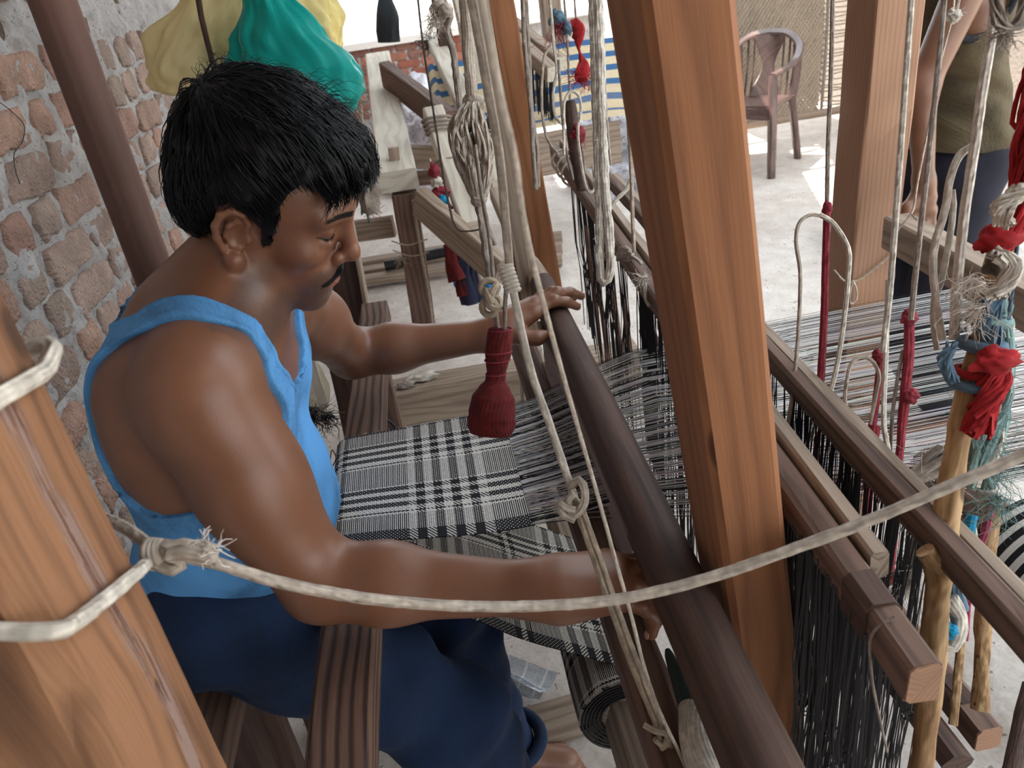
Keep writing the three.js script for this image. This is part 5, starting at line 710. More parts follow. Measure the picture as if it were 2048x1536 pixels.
tie('white tail of cord hanging over the front shaft below the rope', [[M.cordWhite, 0.0042, [[1700, 1062], [1702, 1090], [1730, 1120], [1742, 1160], [1760, 1180], [1780, 1198]], 0.905], [M.cordWhite, 0.003, [[1712, 1050], [1722, 1090], [1738, 1150], [1745, 1175]], 0.91]]);
{ const t = tie('third red-bound tie, knotted at the top, rightmost of the tall red ones', [[M.cordGrey, 0.0046, [[1892, -40], [1872, 180], [1850, 380], [1832, 540], [1822, 640]], 0.9], [M.red, 0.0085, [[1818, 640], [1818, 700], [1812, 770], [1804, 850]], 0.95, 'red_binding'], [M.red, 0.0066, [[1804, 845], [1800, 900], [1792, 960]], 0.94, 'red_binding'], [M.red, 0.0078, [[1792, 955], [1788, 1040], [1778, 1150]], 0.93, 'red_binding']]);
  part(t, 'knot', [blob(at(1818, 636, { d: 0.945 }), 0.009, 0.010, 0.009, { a: 0.35 }), blob(at(1822, 792, { d: 0.94 }), 0.009, 0.010, 0.008, { a: 0.4, seed: 4 }), tube(pathAt([[1778, 1140, 0.92], [1790, 1155, 0.92], [1770, 1165, 0.92]]), 0.006)], M.red); }
tie('white cord beside the third red-bound tie, curving on to the shaft', [[M.cordGrey, 0.003, [[1806, 700], [1798, 740], [1786, 820], [1782, 880], [1776, 960], [1770, 990], [1755, 1005]], 0.955], [M.cordWhite, 0.0042, [[1776, 560], [1772, 700], [1768, 850], [1776, 900], [1778, 960], [1766, 985]], 0.935]]);
tie('thick white double cord hanging in front of the standing person', [[M.cordWhite, 0.0064, [[1996, -40], [1985, 60], [1965, 180], [1950, 290], [1930, 420], [1915, 560], [1908, 680]], 0.75], [M.cordWhite, 0.0052, [[1948, 290], [1920, 310], [1900, 360], [1890, 420], [1872, 480], [1866, 520], [1872, 600], [1885, 680]], 0.76], [M.cordWhite, 0.0042, [[1904, 380], [1906, 420], [1895, 500], [1880, 570], [1870, 590]], 0.765], [M.cord, 0.004, [[1870, 580], [1866, 640], [1874, 700]], 0.8]]);
{ const t = tie('thin twisted thread from a knot down to the grey-brown beam', [[M.cord, 0.0022, [[1906, 20], [1904, 36], [1880, 130], [1858, 250], [1836, 360], [1826, 420], [1822, 428]], 1.12], [M.cordWhite, 0.0018, [[1912, -40], [1906, 30]], 1.1], [M.cordWhite, 0.0022, [[1926, -40], [1914, 24]], 1.1], [M.cordGrey, 0.002, [[1822, 428], [1808, 446], [1796, 460], [1792, 500]], 1.2], [M.cordGrey, 0.002, [[1822, 428], [1834, 440]], 1.2]]); part(t, 'knot', [blob(at(1906, 32, { d: 1.1 }), 0.010, 0.009, 0.009, { a: 0.4 }), fray(at(1912, 28, { d: 1.1 }), V(1, 0.4, 0), 14, 0.016, 0.5, 0.0007, 70)], M.cordWhite); }
// sticks and yarn at the right
{ const t = thing('stick', 'long peeled knotty stick standing at the right, bound with yarn and rags', 'stick', at(1845, 1530, { d: 0.72 }));
  const p = [[2020, 420, 0.75], [1996, 540, 0.74], [1962, 700, 0.735], [1922, 850, 0.73], [1898, 990, 0.725], [1880, 1130, 0.72], [1866, 1300, 0.715], [1852, 1440, 0.71], [1836, 1600, 0.70]];
  part(t, 'shaft', tube(p.map(([u, v, d]) => at(u, v, { d })), (s) => 0.0112 + 0.0020 * Math.pow(Math.abs(Math.sin(s * 13)), 6) + 0.0012 * Math.sin(s * 27) + 0.002 * sst(0.55, 0.6, s) * sst(0.68, 0.62, s) - 0.0016 * sst(0.65, 1, s), { n: 14, rough: 0.12, step: 0.01, tu: 0.4, tv: 0.1 }), M.stick);
  part(t, 'side_branch', tube(pathAt([[1880, 1130, 0.705], [1862, 1115, 0.70], [1850, 1100, 0.70]]), 0.009, { n: 8 }), M.stick); }
solo('stick', tube(pathAt([[1985, 1000, 0.86], [1975, 1120, 0.855], [1966, 1260, 0.85], [1960, 1420, 0.84]]), (s) => 0.0085 + 0.001 * Math.sin(s * 14), { n: 10, rough: 0.15 }), M.stick, 'shorter bark-brown stick right of the long peeled stick', 'stick');
solo('stick', tube(pathAt([[1930, 1200, 0.84], [1918, 1330, 0.83], [1906, 1450, 0.82]]), 0.0045, { n: 8 }), M.stick, 'thin pale splint of wood between the two sticks', 'stick');
solo('stick', tube(pathAt([[2064, 1370, 0.8], [2040, 1470, 0.78], [2020, 1560, 0.76]]), 0.009, { n: 8 }), M.dark, 'dark slanted stick in the bottom right corner', 'stick');
{ const t = thing('yarn_clump', 'pale teal and white loose yarn hanging right of the long peeled stick', 'yarn'); t.position.copy(at(1980, 880, { d: 0.74 })); const l = [], w = [], q = rng(81);
  for (let i = 0; i < 46; i++) { const o = () => (q() - 0.5) * 60, d = 0.75 + (q() - 0.5) * 0.03, k = q(); (i % 3 ? l : w).push(tube([at(2010 + o() * 0.4, 600 + o(), { d }), at(2000 + o(), 700 + o(), { d }), at(1990 + o(), 800 + o(), { d }), at(1975 + o() * 0.9, 880 + o(), { d }), at(1960 + o() * 0.9, 960 + o() * 0.8, { d })].slice(k < 0.5 ? 1 : 0), 0.0034, { n: 5, step: 0.018, rough: 0.4 })); }
  part(t, 'teal_yarn', l, M.teal); part(t, 'white_yarn', w, M.cordWhite); part(t, 'fuzz', [0, 1, 2, 3, 4].map((i) => fray(at(1970 + i * 6, 760 + i * 60, { d: 0.74 }), V(0, -1, 0), 60, 0.05, 1.2, 0.0006, 82 + i)), M.teal).userData.kind = 'stuff'; }
{ const t = thing('yarn_tie', 'fuzzy blue yarn with a red band tied round the long peeled stick', 'yarn', at(1930, 740, { d: 0.72 }));
  const wrap = (v, m, r, n) => { const c = at(lerp(1962, 1922, (v - 700) / 150), v, { d: 0.732 }), g = new THREE.TorusGeometry(0.0165, r, 8, 24); g.rotateX(Math.PI / 2 - 0.15); g.rotateZ(-0.2); g.translate(c.x, c.y, c.z); part(t, n, g, m); };
  wrap(745, M.crimson, 0.0042, 'red_band'); wrap(768, M.blueYarn, 0.0052, 'blue_band'); wrap(690, M.blueYarn, 0.006, 'blue_band'); wrap(640, M.teal, 0.005, 'blue_band');
  part(t, 'blue_tail', [hank(pathAt([[1902, 690, 0.715], [1890, 720, 0.71], [1908, 764, 0.712]]), 18, 0.006, 0.0016, { seed: 12 }), hank(pathAt([[1994, 580, 0.72], [1975, 640, 0.718], [1985, 690, 0.72], [1958, 768, 0.72]]), 26, 0.009, 0.0018, { seed: 13, ragged: true })], M.blueYarn); part(t, 'fuzz', [fray(at(1960, 620, { d: 0.72 }), V(-0.5, -0.5, 0), 60, 0.04, 0.8, 0.0008, 91), fray(at(1950, 560, { d: 0.72 }), V(-0.4, -1, 0), 50, 0.04, 0.8, 0.0008, 92)], M.fibre).userData.kind = 'stuff'; }
{ const t = thing('rag', 'bright red cloth strip hanging just right of the long peeled stick', 'rag', at(1975, 800, { d: 0.71 })); const g = hank(pathAt([[1992, 715, 0.712], [1985, 760, 0.71], [1968, 810, 0.71], [1950, 862, 0.71]]), 44, (s) => 0.013 - 0.004 * s, 0.0024, { ragged: true, seed: 7 }); part(t, 'strip', g, M.crimson); part(t, 'knot', blob(at(1990, 722, { d: 0.705 }), 0.02, 0.013, 0.013, { a: 0.35 }), M.crimson); }
{ const t = thing('rag', 'red and white rag tied at the upper end of the long peeled stick', 'rag', at(2010, 450, { d: 0.7 }));
  part(t, 'red_cloth', [hank(pathAt([[2100, -40, 0.66], [2088, 100, 0.665], [2074, 250, 0.67], [2054, 380, 0.68], [2008, 470, 0.69], [1988, 500, 0.69]]), 60, (s) => 0.011 - 0.003 * Math.sin(s * 9), 0.0024, { seed: 8 }), blob(at(1998, 478, { d: 0.69 }), 0.02, 0.013, 0.014, { a: 0.3 })], M.crimson);
  part(t, 'white_cloth', [hank(pathAt([[2052, 378, 0.66], [2016, 396, 0.665], [2000, 422, 0.665], [2012, 448, 0.665]]), 26, 0.0075, 0.0022, { seed: 9 }), hank(pathAt([[1996, 506, 0.67], [2020, 520, 0.665], [2024, 548, 0.668], [2008, 570, 0.67], [1990, 590, 0.67]]), 26, 0.0075, 0.0022, { seed: 10 })], M.cordWhite);
  part(t, 'blue_strip', tube(pathAt([[2044, 360, 0.68], [2036, 470, 0.69], [2026, 560, 0.7], [2018, 640, 0.71]]), 0.0018, { rough: 0.3 }), M.blueYarn); part(t, 'dark_knot', blob(at(2000, 528, { d: 0.69 }), 0.014, 0.012, 0.01, { a: 0.3 }), M.cordDark); }
{ const t = thing('yarn_clump', 'white fluffy yarn knot with a blurred cord at the top right corner', 'yarn', at(2010, 60, { d: 0.55 })); part(t, 'fluff', [hank(pathAt([[2050, -40, 0.55], [2045, 30, 0.55], [2028, 66, 0.55], [2008, 58, 0.55], [1998, 20, 0.55], [1998, -40, 0.55]]), 20, 0.005, 0.0011, { seed: 15 }), fray(at(2008, 60, { d: 0.55 }), V(0, -1, 0), 60, 0.018, 0.8, 0.0007, 99)], M.fluff); }
{ const t = thing('yarn_clump', 'grey fluffy waste yarn draped behind the long stick onto the shafts', 'yarn', at(1830, 1000, { d: 0.84 })); const l = [], q = rng(103);
  for (let i = 0; i < 34; i++) { const o = () => (q() - 0.5) * 34, d = 0.83 + (q() - 0.5) * 0.04; l.push(tube(i % 2 ? [at(1895 + o(), 905 + o(), { d }), at(1860 + o(), 940 + o(), { d }), at(1820 + o(), 965 + o(), { d }), at(1780 + o() * 0.6, 985 + o() * 0.5, { d })] : [at(1880 + o(), 960 + o(), { d }), at(1850 + o(), 1030 + o(), { d }), at(1832 + o(), 1100 + o(), { d }), at(1815 + o(), 1165 + o() * 0.6, { d })], 0.0042, { n: 5, step: 0.02, rough: 0.5 })); }
  part(t, 'yarn', l, M.fluff); part(t, 'fuzz', [[1840, 950], [1870, 940], [1850, 1040], [1830, 1120], [1815, 1160]].map(([u, v], i) => fray(at(u, v, { d: 0.825 }), V(-0.4, -0.6, 0.2), 60, 0.045, 1.1, 0.0006, 110 + i)), M.fibre).userData.kind = 'stuff'; }
solo('cord', tube(pathAt([[1945, 1030, 0.80], [1935, 1070, 0.80], [1915, 1120, 0.80], [1905, 1160, 0.80], [1898, 1178, 0.80]]), 0.0055, { n: 8 }), M.cyan, 'bright blue plastic cord hanging beside the long peeled stick', 'cord');
{ const t = thing('yarn_tie', 'blue-grey and white yarn tail with a knot, low beside the long stick', 'yarn', at(1900, 1220, { d: 0.78 })); part(t, 'yarn', [tube(pathAt([[1902, 1130, 0.78], [1905, 1180, 0.78], [1918, 1220, 0.78]]), 0.008, { rough: 0.5 })], M.blueYarn); part(t, 'white_yarn', [tube(pathAt([[1895, 1195, 0.775], [1915, 1230, 0.775], [1912, 1275, 0.775], [1890, 1300, 0.775], [1878, 1275, 0.775]]), 0.0075, { rough: 0.5 }), fray(at(1895, 1250, { d: 0.775 }), V(0, -1, 0), 30, 0.02, 0.9, 0.0008, 120)], M.cordWhite); part(t, 'blue_knot', blob(at(1897, 1262, { d: 0.77 }), 0.008, 0.01, 0.007, { a: 0.3 }), M.cyan); }
tie('magenta-pink bound cord right of the long stick', [[M.magenta, 0.006, [[1985, 1000], [1968, 1070], [1945, 1130], [1935, 1190], [1928, 1280]], 0.83, 'red_binding'], [M.cordWhite, 0.0032, [[1945, 1040], [1950, 1080], [1925, 1115], [1905, 1150]], 0.82]]);

// ---------------------------------------------------------------- behind the weaver: pole, plastic bags
solo('steel_pole', sweep(line(V(-0.437, 0, -1.2), V(-0.437, 2.74, -1.2), 8), ring(0.0295, 28), { up: V(0, 0, 1), crease: 0.8, tu: 1, tv: 0.3 }), M.rust, 'round rust-brown steel pole between the weaver and the brick wall', 'pole');
function bag(name, label, rows, mat, seed, folds = 9) { // rows: [u, v, z, half-width m, depth m]
  const q = rng(seed), n = 64, pos = [], uv = [], idx = [], C = new THREE.CatmullRomCurve3(rows.map(([u, v, z]) => at(u, v, { z })), false, 'centripetal'), K = 44, hwf = pw(rows.map((r, i) => [i / (rows.length - 1), r[3]])), dpf = pw(rows.map((r, i) => [i / (rows.length - 1), r[4]]));
  for (let i = 0; i <= K; i++) { const t = i / K, c = C.getPoint(t), a = hwf(t), b = dpf(t); for (let j = 0; j <= n; j++) { const th = j / n * 6.2832, cr2 = Math.abs(Math.sin(th * folds * 0.5 + 1.3 * Math.sin(th * 2) + seed)), cx = Math.cos(th), sz = Math.sin(th), w = n3(cx * 2 + 7, t * 5, sz * 2 + 7, seed), w2 = n3(cx * 5 + 7, t * 12, sz * 5 + 7, seed + 1), w3 = Math.abs(n3(cx * 7 + 7, t * 7 + cx * 3, sz * 7 + 7, seed + 2) - 0.5), k = 0.86 + 0.12 * Math.pow(cr2, 0.6) * (1 - 0.6 * t) + 0.28 * (w - 0.5) + 0.14 * (w2 - 0.5) + 0.16 * (w3 - 0.2); pos.push(c.x + cx * a * k, c.y + (w - 0.5) * 0.02, c.z + sz * b * k); uv.push(th * 0.2, t * 0.6); } }
  for (let i = 0; i < K; i++) for (let j = 0; j < n; j++) { const x = i * (n + 1) + j, y = x + n + 1; idx.push(x, x + 1, y, y, x + 1, y + 1); }
  return geom(pos, uv, idx);
}
const film = (c, t) => new THREE.MeshPhysicalMaterial({ color: c, roughness: 0.38, transmission: t, thickness: 0, ior: 1.2, side: THREE.DoubleSide, bumpMap: grit, bumpScale: 0.002 });
{ const t = thing('plastic_bag', 'teal green plastic bag hanging full behind the weaver’s head', 'bag', at(580, 100, { z: -1.75 })); part(t, 'film', bag('b', '', [[520, -70, -1.75, 0.03, 0.03], [532, -10, -1.75, 0.05, 0.045], [556, 70, -1.75, 0.096, 0.08], [590, 140, -1.75, 0.135, 0.10], [612, 195, -1.75, 0.135, 0.10], [622, 235, -1.75, 0.10, 0.08], [628, 258, -1.75, 0.01, 0.01]], film(0x1aa392, 0.3), 5, 11), film(0x1fb0a8, 0.3)); }
{ const t = thing('plastic_bag', 'pale yellow translucent plastic bag hanging beside the brick wall', 'bag', at(410, 80, { z: -1.9 })); part(t, 'film', bag('b', '', [[452, -70, -1.9, 0.04, 0.03], [440, -10, -1.9, 0.09, 0.05], [412, 60, -1.9, 0.12, 0.07], [396, 120, -1.9, 0.125, 0.08], [392, 165, -1.9, 0.10, 0.08], [400, 200, -1.9, 0.01, 0.01]], null, 8, 13), film(0xf4e9b8, 0.3)); part(t, 'contents', blob(at(405, 105, { z: -1.9 }), 0.07, 0.06, 0.05, { a: 0.3 }), film(0xe9e3cf, 0.05)); }
{ const t = thing('plastic_bag', 'second yellow plastic bag, half hidden behind the teal one', 'bag', at(620, 50, { z: -2.05 })); part(t, 'film', bag('b', '', [[545, -70, -2.05, 0.06, 0.05], [575, -10, -2.05, 0.09, 0.06], [608, 50, -2.05, 0.10, 0.06], [630, 100, -2.05, 0.07, 0.05], [640, 128, -2.05, 0.01, 0.01]], null, 15, 9), film(0xefe0a0, 0.3)); }
solo('stick', tube([V(-0.52, 2.765, -1.8), at(380, -80, { z: -1.8 }), at(404, 40, { z: -1.8 }), at(432, 150, { z: -1.8 })], 0.006, { n: 8 }), M.dark, 'thin dark stick hanging in front of the pale yellow bag', 'stick');
solo('timber', beam(at(612, -60, { z: -3.6 }), at(668, 120, { z: -3.6 }), 0.05, 0.05, { up: V(0, 0, 1) }), M.grey, 'weathered slanting pole right of the yellow bag', 'pole');
solo('wire', tube([at(650, -40, { z: -3.2 }), at(662, 40, { z: -3.2 }), at(672, 110, { z: -3.2 }), at(700, 135, { z: -3.2 })], 0.0022, { n: 6 }), M.cordWhite, 'thin pale wire beside the bright opening', 'wire');

// ---------------------------------------------------------------- under and beyond the cloth
{ const t = thing('side_board', 'dark brown upright board with a pale edge, beyond the weaver’s chin', 'board', V(-0.3, 0, -1.95)); part(t, 'board', beam(V(-0.305, 0, -1.93), V(-0.262, 1.02, -1.93), 0.125, 0.05, { up: V(0, 0, -1), c: 0.003 }), M.dark); part(t, 'edge_strip', beam(V(-0.240, 0, -1.925), V(-0.197, 1.02, -1.925), 0.012, 0.062, { up: V(0, 0, -1), c: 0.002 }), M.grey); }
{ const t = thing('stick', 'pale flat stick leaning by the dark board behind the weaver’s chest', 'stick', at(640, 780, { z: -1.75 })); part(t, 'slat', beam(at(612, 690, { z: -1.75 }), at(650, 815, { z: -1.7 }), 0.022, 0.014, { up: V(0, 0, 1) }), M.pale); }
solo('sack', blob(at(612, 775, { z: -1.85 }), 0.055, 0.10, 0.06, { a: 0.12, f: 2 }), new THREE.MeshStandardMaterial({ color: 0xc9c0a8, roughness: 0.9, bumpMap: grit, bumpScale: 0.004 }), 'cream cloth sack behind the weaver’s chest', 'sack');
{ const t = thing('thread_waste', 'dark tangle of waste threads by the far corner of the cloth', 'threads'); t.position.copy(at(640, 830, { z: -1.45 })); part(t, 'tangle', [fray(at(625, 820, { z: -1.45 }), V(0.1, -1, 0), 60, 0.09, 0.5, 0.0012, 140), fray(at(650, 830, { z: -1.45 }), V(0.5, -0.8, 0), 40, 0.07, 0.7, 0.0012, 141)], M.black); part(t, 'pale_thread', [tube([at(600, 820, { z: -1.44 }), at(640, 828, { z: -1.44 }), at(690, 824, { z: -1.44 })], 0.001), tube([at(660, 925, { z: -1.3 }), at(664, 900, { z: -1.3 }), at(672, 915, { z: -1.3 }), at(666, 932, { z: -1.3 })], 0.0012)], M.cordGrey); }
{ const q = rng(150), paperMap = tex(512, 512, (u, v) => { const colm = Math.floor(u * 5), inx = (u * 5) % 1, ln = Math.floor(v * 90), k = inx > 0.06 && inx < 0.94 && (v * 90) % 1 < 0.5 && h2(Math.floor(u * 260), ln, 4) > 0.25; if (v > 0.42 && v < 0.45) return [60, 110, 150]; return k ? [120, 126, 134] : [238, 240, 242]; }), pm = new THREE.MeshStandardMaterial({ map: paperMap, roughness: 0.9, side: THREE.DoubleSide });
  const t = thing('newspaper', 'crumpled folded newspaper on the floor by the weaver’s feet', 'newspaper', at(1045, 1365, { y: 0.01 }));
  const sheet = (a, b, c, d, h, s) => { const pos = [], uv = [], idx = [], n = 10; for (let j = 0; j <= n; j++) for (let i = 0; i <= n; i++) { const p = a.clone().lerp(b, i / n).lerp(d.clone().lerp(c, i / n), j / n); p.y += h + 0.014 * n3(i * 0.35, j * 0.35, s, 8) + 0.02 * Math.pow(Math.abs(j / n - 0.5) * 2, 2); pos.push(p.x, p.y, p.z); uv.push(i / n * 0.7, j / n * 0.7); } for (let j = 0; j < n; j++) for (let i = 0; i < n; i++) { const x = j * (n + 1) + i, y = x + n + 1; idx.push(x, x + 1, y, y, x + 1, y + 1); } return geom(pos, uv, idx); };
  const P = (u, v) => at(u, v, { y: 0.015 }); part(t, 'top_sheet', sheet(P(985, 1322), P(1118, 1368), P(1084, 1410), P(975, 1352), 0.012, 1), pm); part(t, 'lower_sheet', sheet(P(985, 1345), P(1090, 1400), P(1060, 1415), P(960, 1380), 0, 3), pm); }
for (const [u0, v0, u1, v1, lab] of [[980, 1462, 1165, 1408, 'grey floor board nearest the newspaper'], [1000, 1500, 1175, 1440, 'grey floor board by the weaver’s foot']]) solo('floor_board', beam(at(u0, v0, { y: 0.014 }), at(u1, v1, { y: 0.014 }), 0.05, 0.026, { c: 0.003 }), M.grey, lab, 'board');
{ const t = thing('rope', 'twisted grey rope hanging under the bench to the floor', 'rope', at(480, 1450, { z: -1.1 })); part(t, 'strand', tube([at(478, 1340, { z: -1.1 }), at(486, 1400, { z: -1.1 }), at(480, 1470, { z: -1.1 }), at(470, 1570, { z: -1.08 })], 0.0075, { n: 9, rough: 0.15 }), M.cordGrey); part(t, 'strand', tube([at(492, 1340, { z: -1.12 }), at(502, 1400, { z: -1.12 }), at(492, 1470, { z: -1.12 }), at(482, 1570, { z: -1.1 })], 0.0065, { n: 9, rough: 0.15 }), M.cordGrey); }
solo('brick_chip', blob(at(512, 1402, { y: 0.01 }), 0.022, 0.01, 0.016, { a: 0.4 }), new THREE.MeshStandardMaterial({ color: 0xb4512c, roughness: 1 }), 'small orange brick chip on the floor under the bench', 'chip');
{ const spots = [[845, 752, 0.05], [812, 770, 0.03], [690, 598, 0.03], [740, 652, 0.014]]; spots.forEach(([u, v, r], i) => solo('scrap', blob(at(u, v, { y: i < 2 ? 0.2 : 0.01 }), r, 0.012, r * 0.6, { a: 0.5, f: 4, seed: i }), [M.cordWhite, M.fluff, M.blueYarn, M.blueYarn][i], ['white cloth scrap lying on the low grey timber', 'grey fluff lying on the low grey timber', 'blue thread scrap on the floor by the dark board', 'small dark blue scrap on the floor by the breast beam end'][i], 'scrap')); }
solo('hook', tube([V(-0.16, 0.69, -1.6), at(770, 835, { z: -1.62 }), at(785, 848, { z: -1.6 }), at(792, 860, { z: -1.6 }), at(784, 866, { z: -1.6 })], 0.004, { n: 6 }), M.black, 'thin black wire hook sticking out beside the far end of the ridged beam', 'hook');

// ---------------------------------------------------------------- second loom
const Z = (u, v, z) => at(u, v, { z });
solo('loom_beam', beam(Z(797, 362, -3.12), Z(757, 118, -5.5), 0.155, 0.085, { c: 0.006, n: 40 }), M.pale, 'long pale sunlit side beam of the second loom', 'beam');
solo('peg', beam(Z(790, 322, -3.25), Z(790, 312, -3.25).add(V(0, 0.035, 0)), 0.045, 0.03, { up: V(0, 0, 1) }), M.grey, 'square wooden peg standing in the pale side beam', 'peg');
solo('support_post', beam(Z(808, 385, -3.16), Z(852, 668, -3.16), 0.10, 0.085, { up: V(0, 0, -1), c: 0.008, n: 20, wob: 0.004 }), M.brown, 'square brown leg under the pale side beam, thread tied round it', 'leg');
{ const t = thing('lashing_cord', 'thin threads tied round the square brown leg', 'cord', Z(815, 480, -3.1)); part(t, 'threads', [tube([Z(783, 482, -3.08), Z(815, 490, -3.07), Z(855, 478, -3.08)], 0.003), tube([Z(785, 500, -3.08), Z(820, 512, -3.07), Z(858, 505, -3.08)], 0.0025), fray(Z(800, 515, -3.07), V(0, -1, 0), 10, 0.06, 0.4, 0.002, 160)], M.cordTan); part(t, 'cord', tube([Z(826, 400, -3.06), Z(838, 480, -3.06), Z(858, 590, -3.06), Z(866, 660, -3.06)], 0.006), M.cordTan); }
solo('loom_brace', beam(Z(772, 148, -4.5), Z(905, 252, -3.55), 0.06, 0.13, { c: 0.005 }), M.brown, 'dark slanting brace right of the pale side beam', 'brace');
{ const t = thing('loom_post', 'slanting weathered post with cord coiled round its top', 'post', Z(900, 330, -3.2)); part(t, 'timber', beam(Z(866, 225, -3.45), Z(945, 455, -2.95), 0.085, 0.075, { c: 0.006 }), M.pale); for (const [u, v, z] of [[873, 240, -3.42], [876, 248, -3.40], [879, 256, -3.38], [882, 264, -3.36], [900, 322, -3.25], [903, 330, -3.25]]) { const c = Z(u, v, z), g = new THREE.TorusGeometry(0.062, 0.006, 6, 20); g.rotateX(1.2); g.translate(c.x, c.y, c.z); part(t, 'coil', g, M.cordGrey); } }
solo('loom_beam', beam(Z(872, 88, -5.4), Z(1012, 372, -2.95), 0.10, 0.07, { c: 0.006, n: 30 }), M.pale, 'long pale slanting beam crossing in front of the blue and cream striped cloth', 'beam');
solo('loom_brace', beam(Z(838, 402, -3.05), Z(1002, 545, -2.72), 0.05, 0.125, { c: 0.005 }), M.grey, 'wide grey plank slanting down from the square brown leg', 'brace');
solo('loom_brace', beam(Z(1000, 385, -2.7), Z(1062, 525, -2.3), 0.075, 0.05, { c: 0.005 }), M.grey, 'short grey plank left of the slim reddish post', 'brace');
solo('loom_rail', beam(Z(660, 470, -3.3), Z(788, 452, -3.25), 0.05, 0.085, { c: 0.005 }), M.grey, 'dark grey rail beside the weaver’s forehead', 'rail');
solo('loom_rail', beam(Z(640, 300, -3.7), Z(900, 318, -3.7), 0.06, 0.10, { c: 0.005 }), M.grey, 'pale topped rail behind the square brown leg', 'rail');
solo('loom_rail', beam(Z(812, 358, -3.5), Z(900, 352, -3.5), 0.05, 0.06, { c: 0.005 }), M.brown, 'short brown block under the pale topped rail', 'rail');
for (let i = 0; i < 3; i++) solo('floor_board', beam(at(640, 540 + i * 17, { y: 0.05 }), at(905, 498 + i * 18, { y: 0.05 }), 0.085, 0.04, { c: 0.004 }), M.grey, ['farthest of three grey boards on the floor by the weaver’s chin', 'middle of three grey boards on the floor by the weaver’s chin', 'nearest of three grey boards on the floor by the weaver’s chin'][i], 'board', null);
solo('pole', tube([at(770, 532, { y: 0.1 }), at(880, 506, { y: 0.12 }), at(960, 490, { y: 0.14 })], 0.028, { n: 10, step: 0.05 }), M.black, 'black pole lying by the foot of the square brown leg', 'pole');
{ const t = thing('clothes', 'red and navy clothes hanging below the wide grey plank', 'clothes', Z(930, 540, -3.0)); const drape = (u, v0, v1, w, s) => tube([Z(u, v0, -3.0), Z(u + 6, (v0 + v1) / 2, -3.0), Z(u + 18, v1, -2.98)], (k) => w * (0.7 + 0.5 * k), { n: 16, rough: 0.3, step: 0.03 });
  part(t, 'red_cloth', [drape(898, 488, 560, 0.032, 1), drape(912, 490, 590, 0.024, 2)], M.redDeep); part(t, 'navy_cloth', [drape(926, 492, 606, 0.034, 3), drape(942, 500, 600, 0.026, 4)], new THREE.MeshStandardMaterial({ color: 0x1c2036, roughness: 0.95 })); part(t, 'pale_cloth', drape(950, 510, 560, 0.02, 5), M.cordWhite); part(t, 'blue_cloth', [drape(912, 555, 588, 0.018, 6), drape(962, 540, 575, 0.012, 7)], new THREE.MeshStandardMaterial({ color: 0x1d6fb0, roughness: 0.9 })); }
{ const t = thing('rag', 'string of red, white and blue rag scraps by the square brown leg', 'rag', Z(878, 380, -3.05)); part(t, 'red', [blob(Z(868, 342, -3.05), 0.02, 0.03, 0.02, { a: 0.4 }), blob(Z(882, 385, -3.05), 0.03, 0.026, 0.02, { a: 0.4, seed: 4 }), tube([Z(880, 390, -3.05), Z(895, 405, -3.05), Z(905, 418, -3.05)], 0.006, { rough: 0.4 })], M.red); part(t, 'white', blob(Z(874, 364, -3.05), 0.022, 0.02, 0.02, { a: 0.4, seed: 7 }), M.cordWhite); part(t, 'blue', blob(Z(886, 400, -3.03), 0.018, 0.02, 0.016, { a: 0.3 }), M.cyan); part(t, 'string', tube([Z(860, 318, -3.06), Z(868, 345, -3.06), Z(884, 395, -3.06)], 0.004), M.cordWhite); }
{ const t = thing('rag', 'ragged grey cloth hanging just right of the weaver’s hair', 'rag', Z(738, 400, -2.6)); part(t, 'cord', tube([V(-0.28, 2.74, -2.6), Z(728, 352, -2.6)], 0.002), M.cordGrey); part(t, 'cloth', tube([Z(728, 350, -2.6), Z(735, 385, -2.6), Z(742, 425, -2.6)], (s) => 0.022 + 0.012 * Math.sin(s * 3), { n: 14, rough: 0.5 }), M.cordGrey); part(t, 'shreds', fray(Z(738, 415, -2.6), V(0.1, -1, 0), 20, 0.06, 0.4, 0.003, 170), M.cordGrey); part(t, 'strings', [tube([Z(722, 400, -2.6), Z(724, 430, -2.6)], 0.003), tube([Z(735, 425, -2.6), Z(738, 446, -2.6)], 0.003)], new THREE.MeshStandardMaterial({ color: 0x2f6b5e, roughness: 0.9 })); }
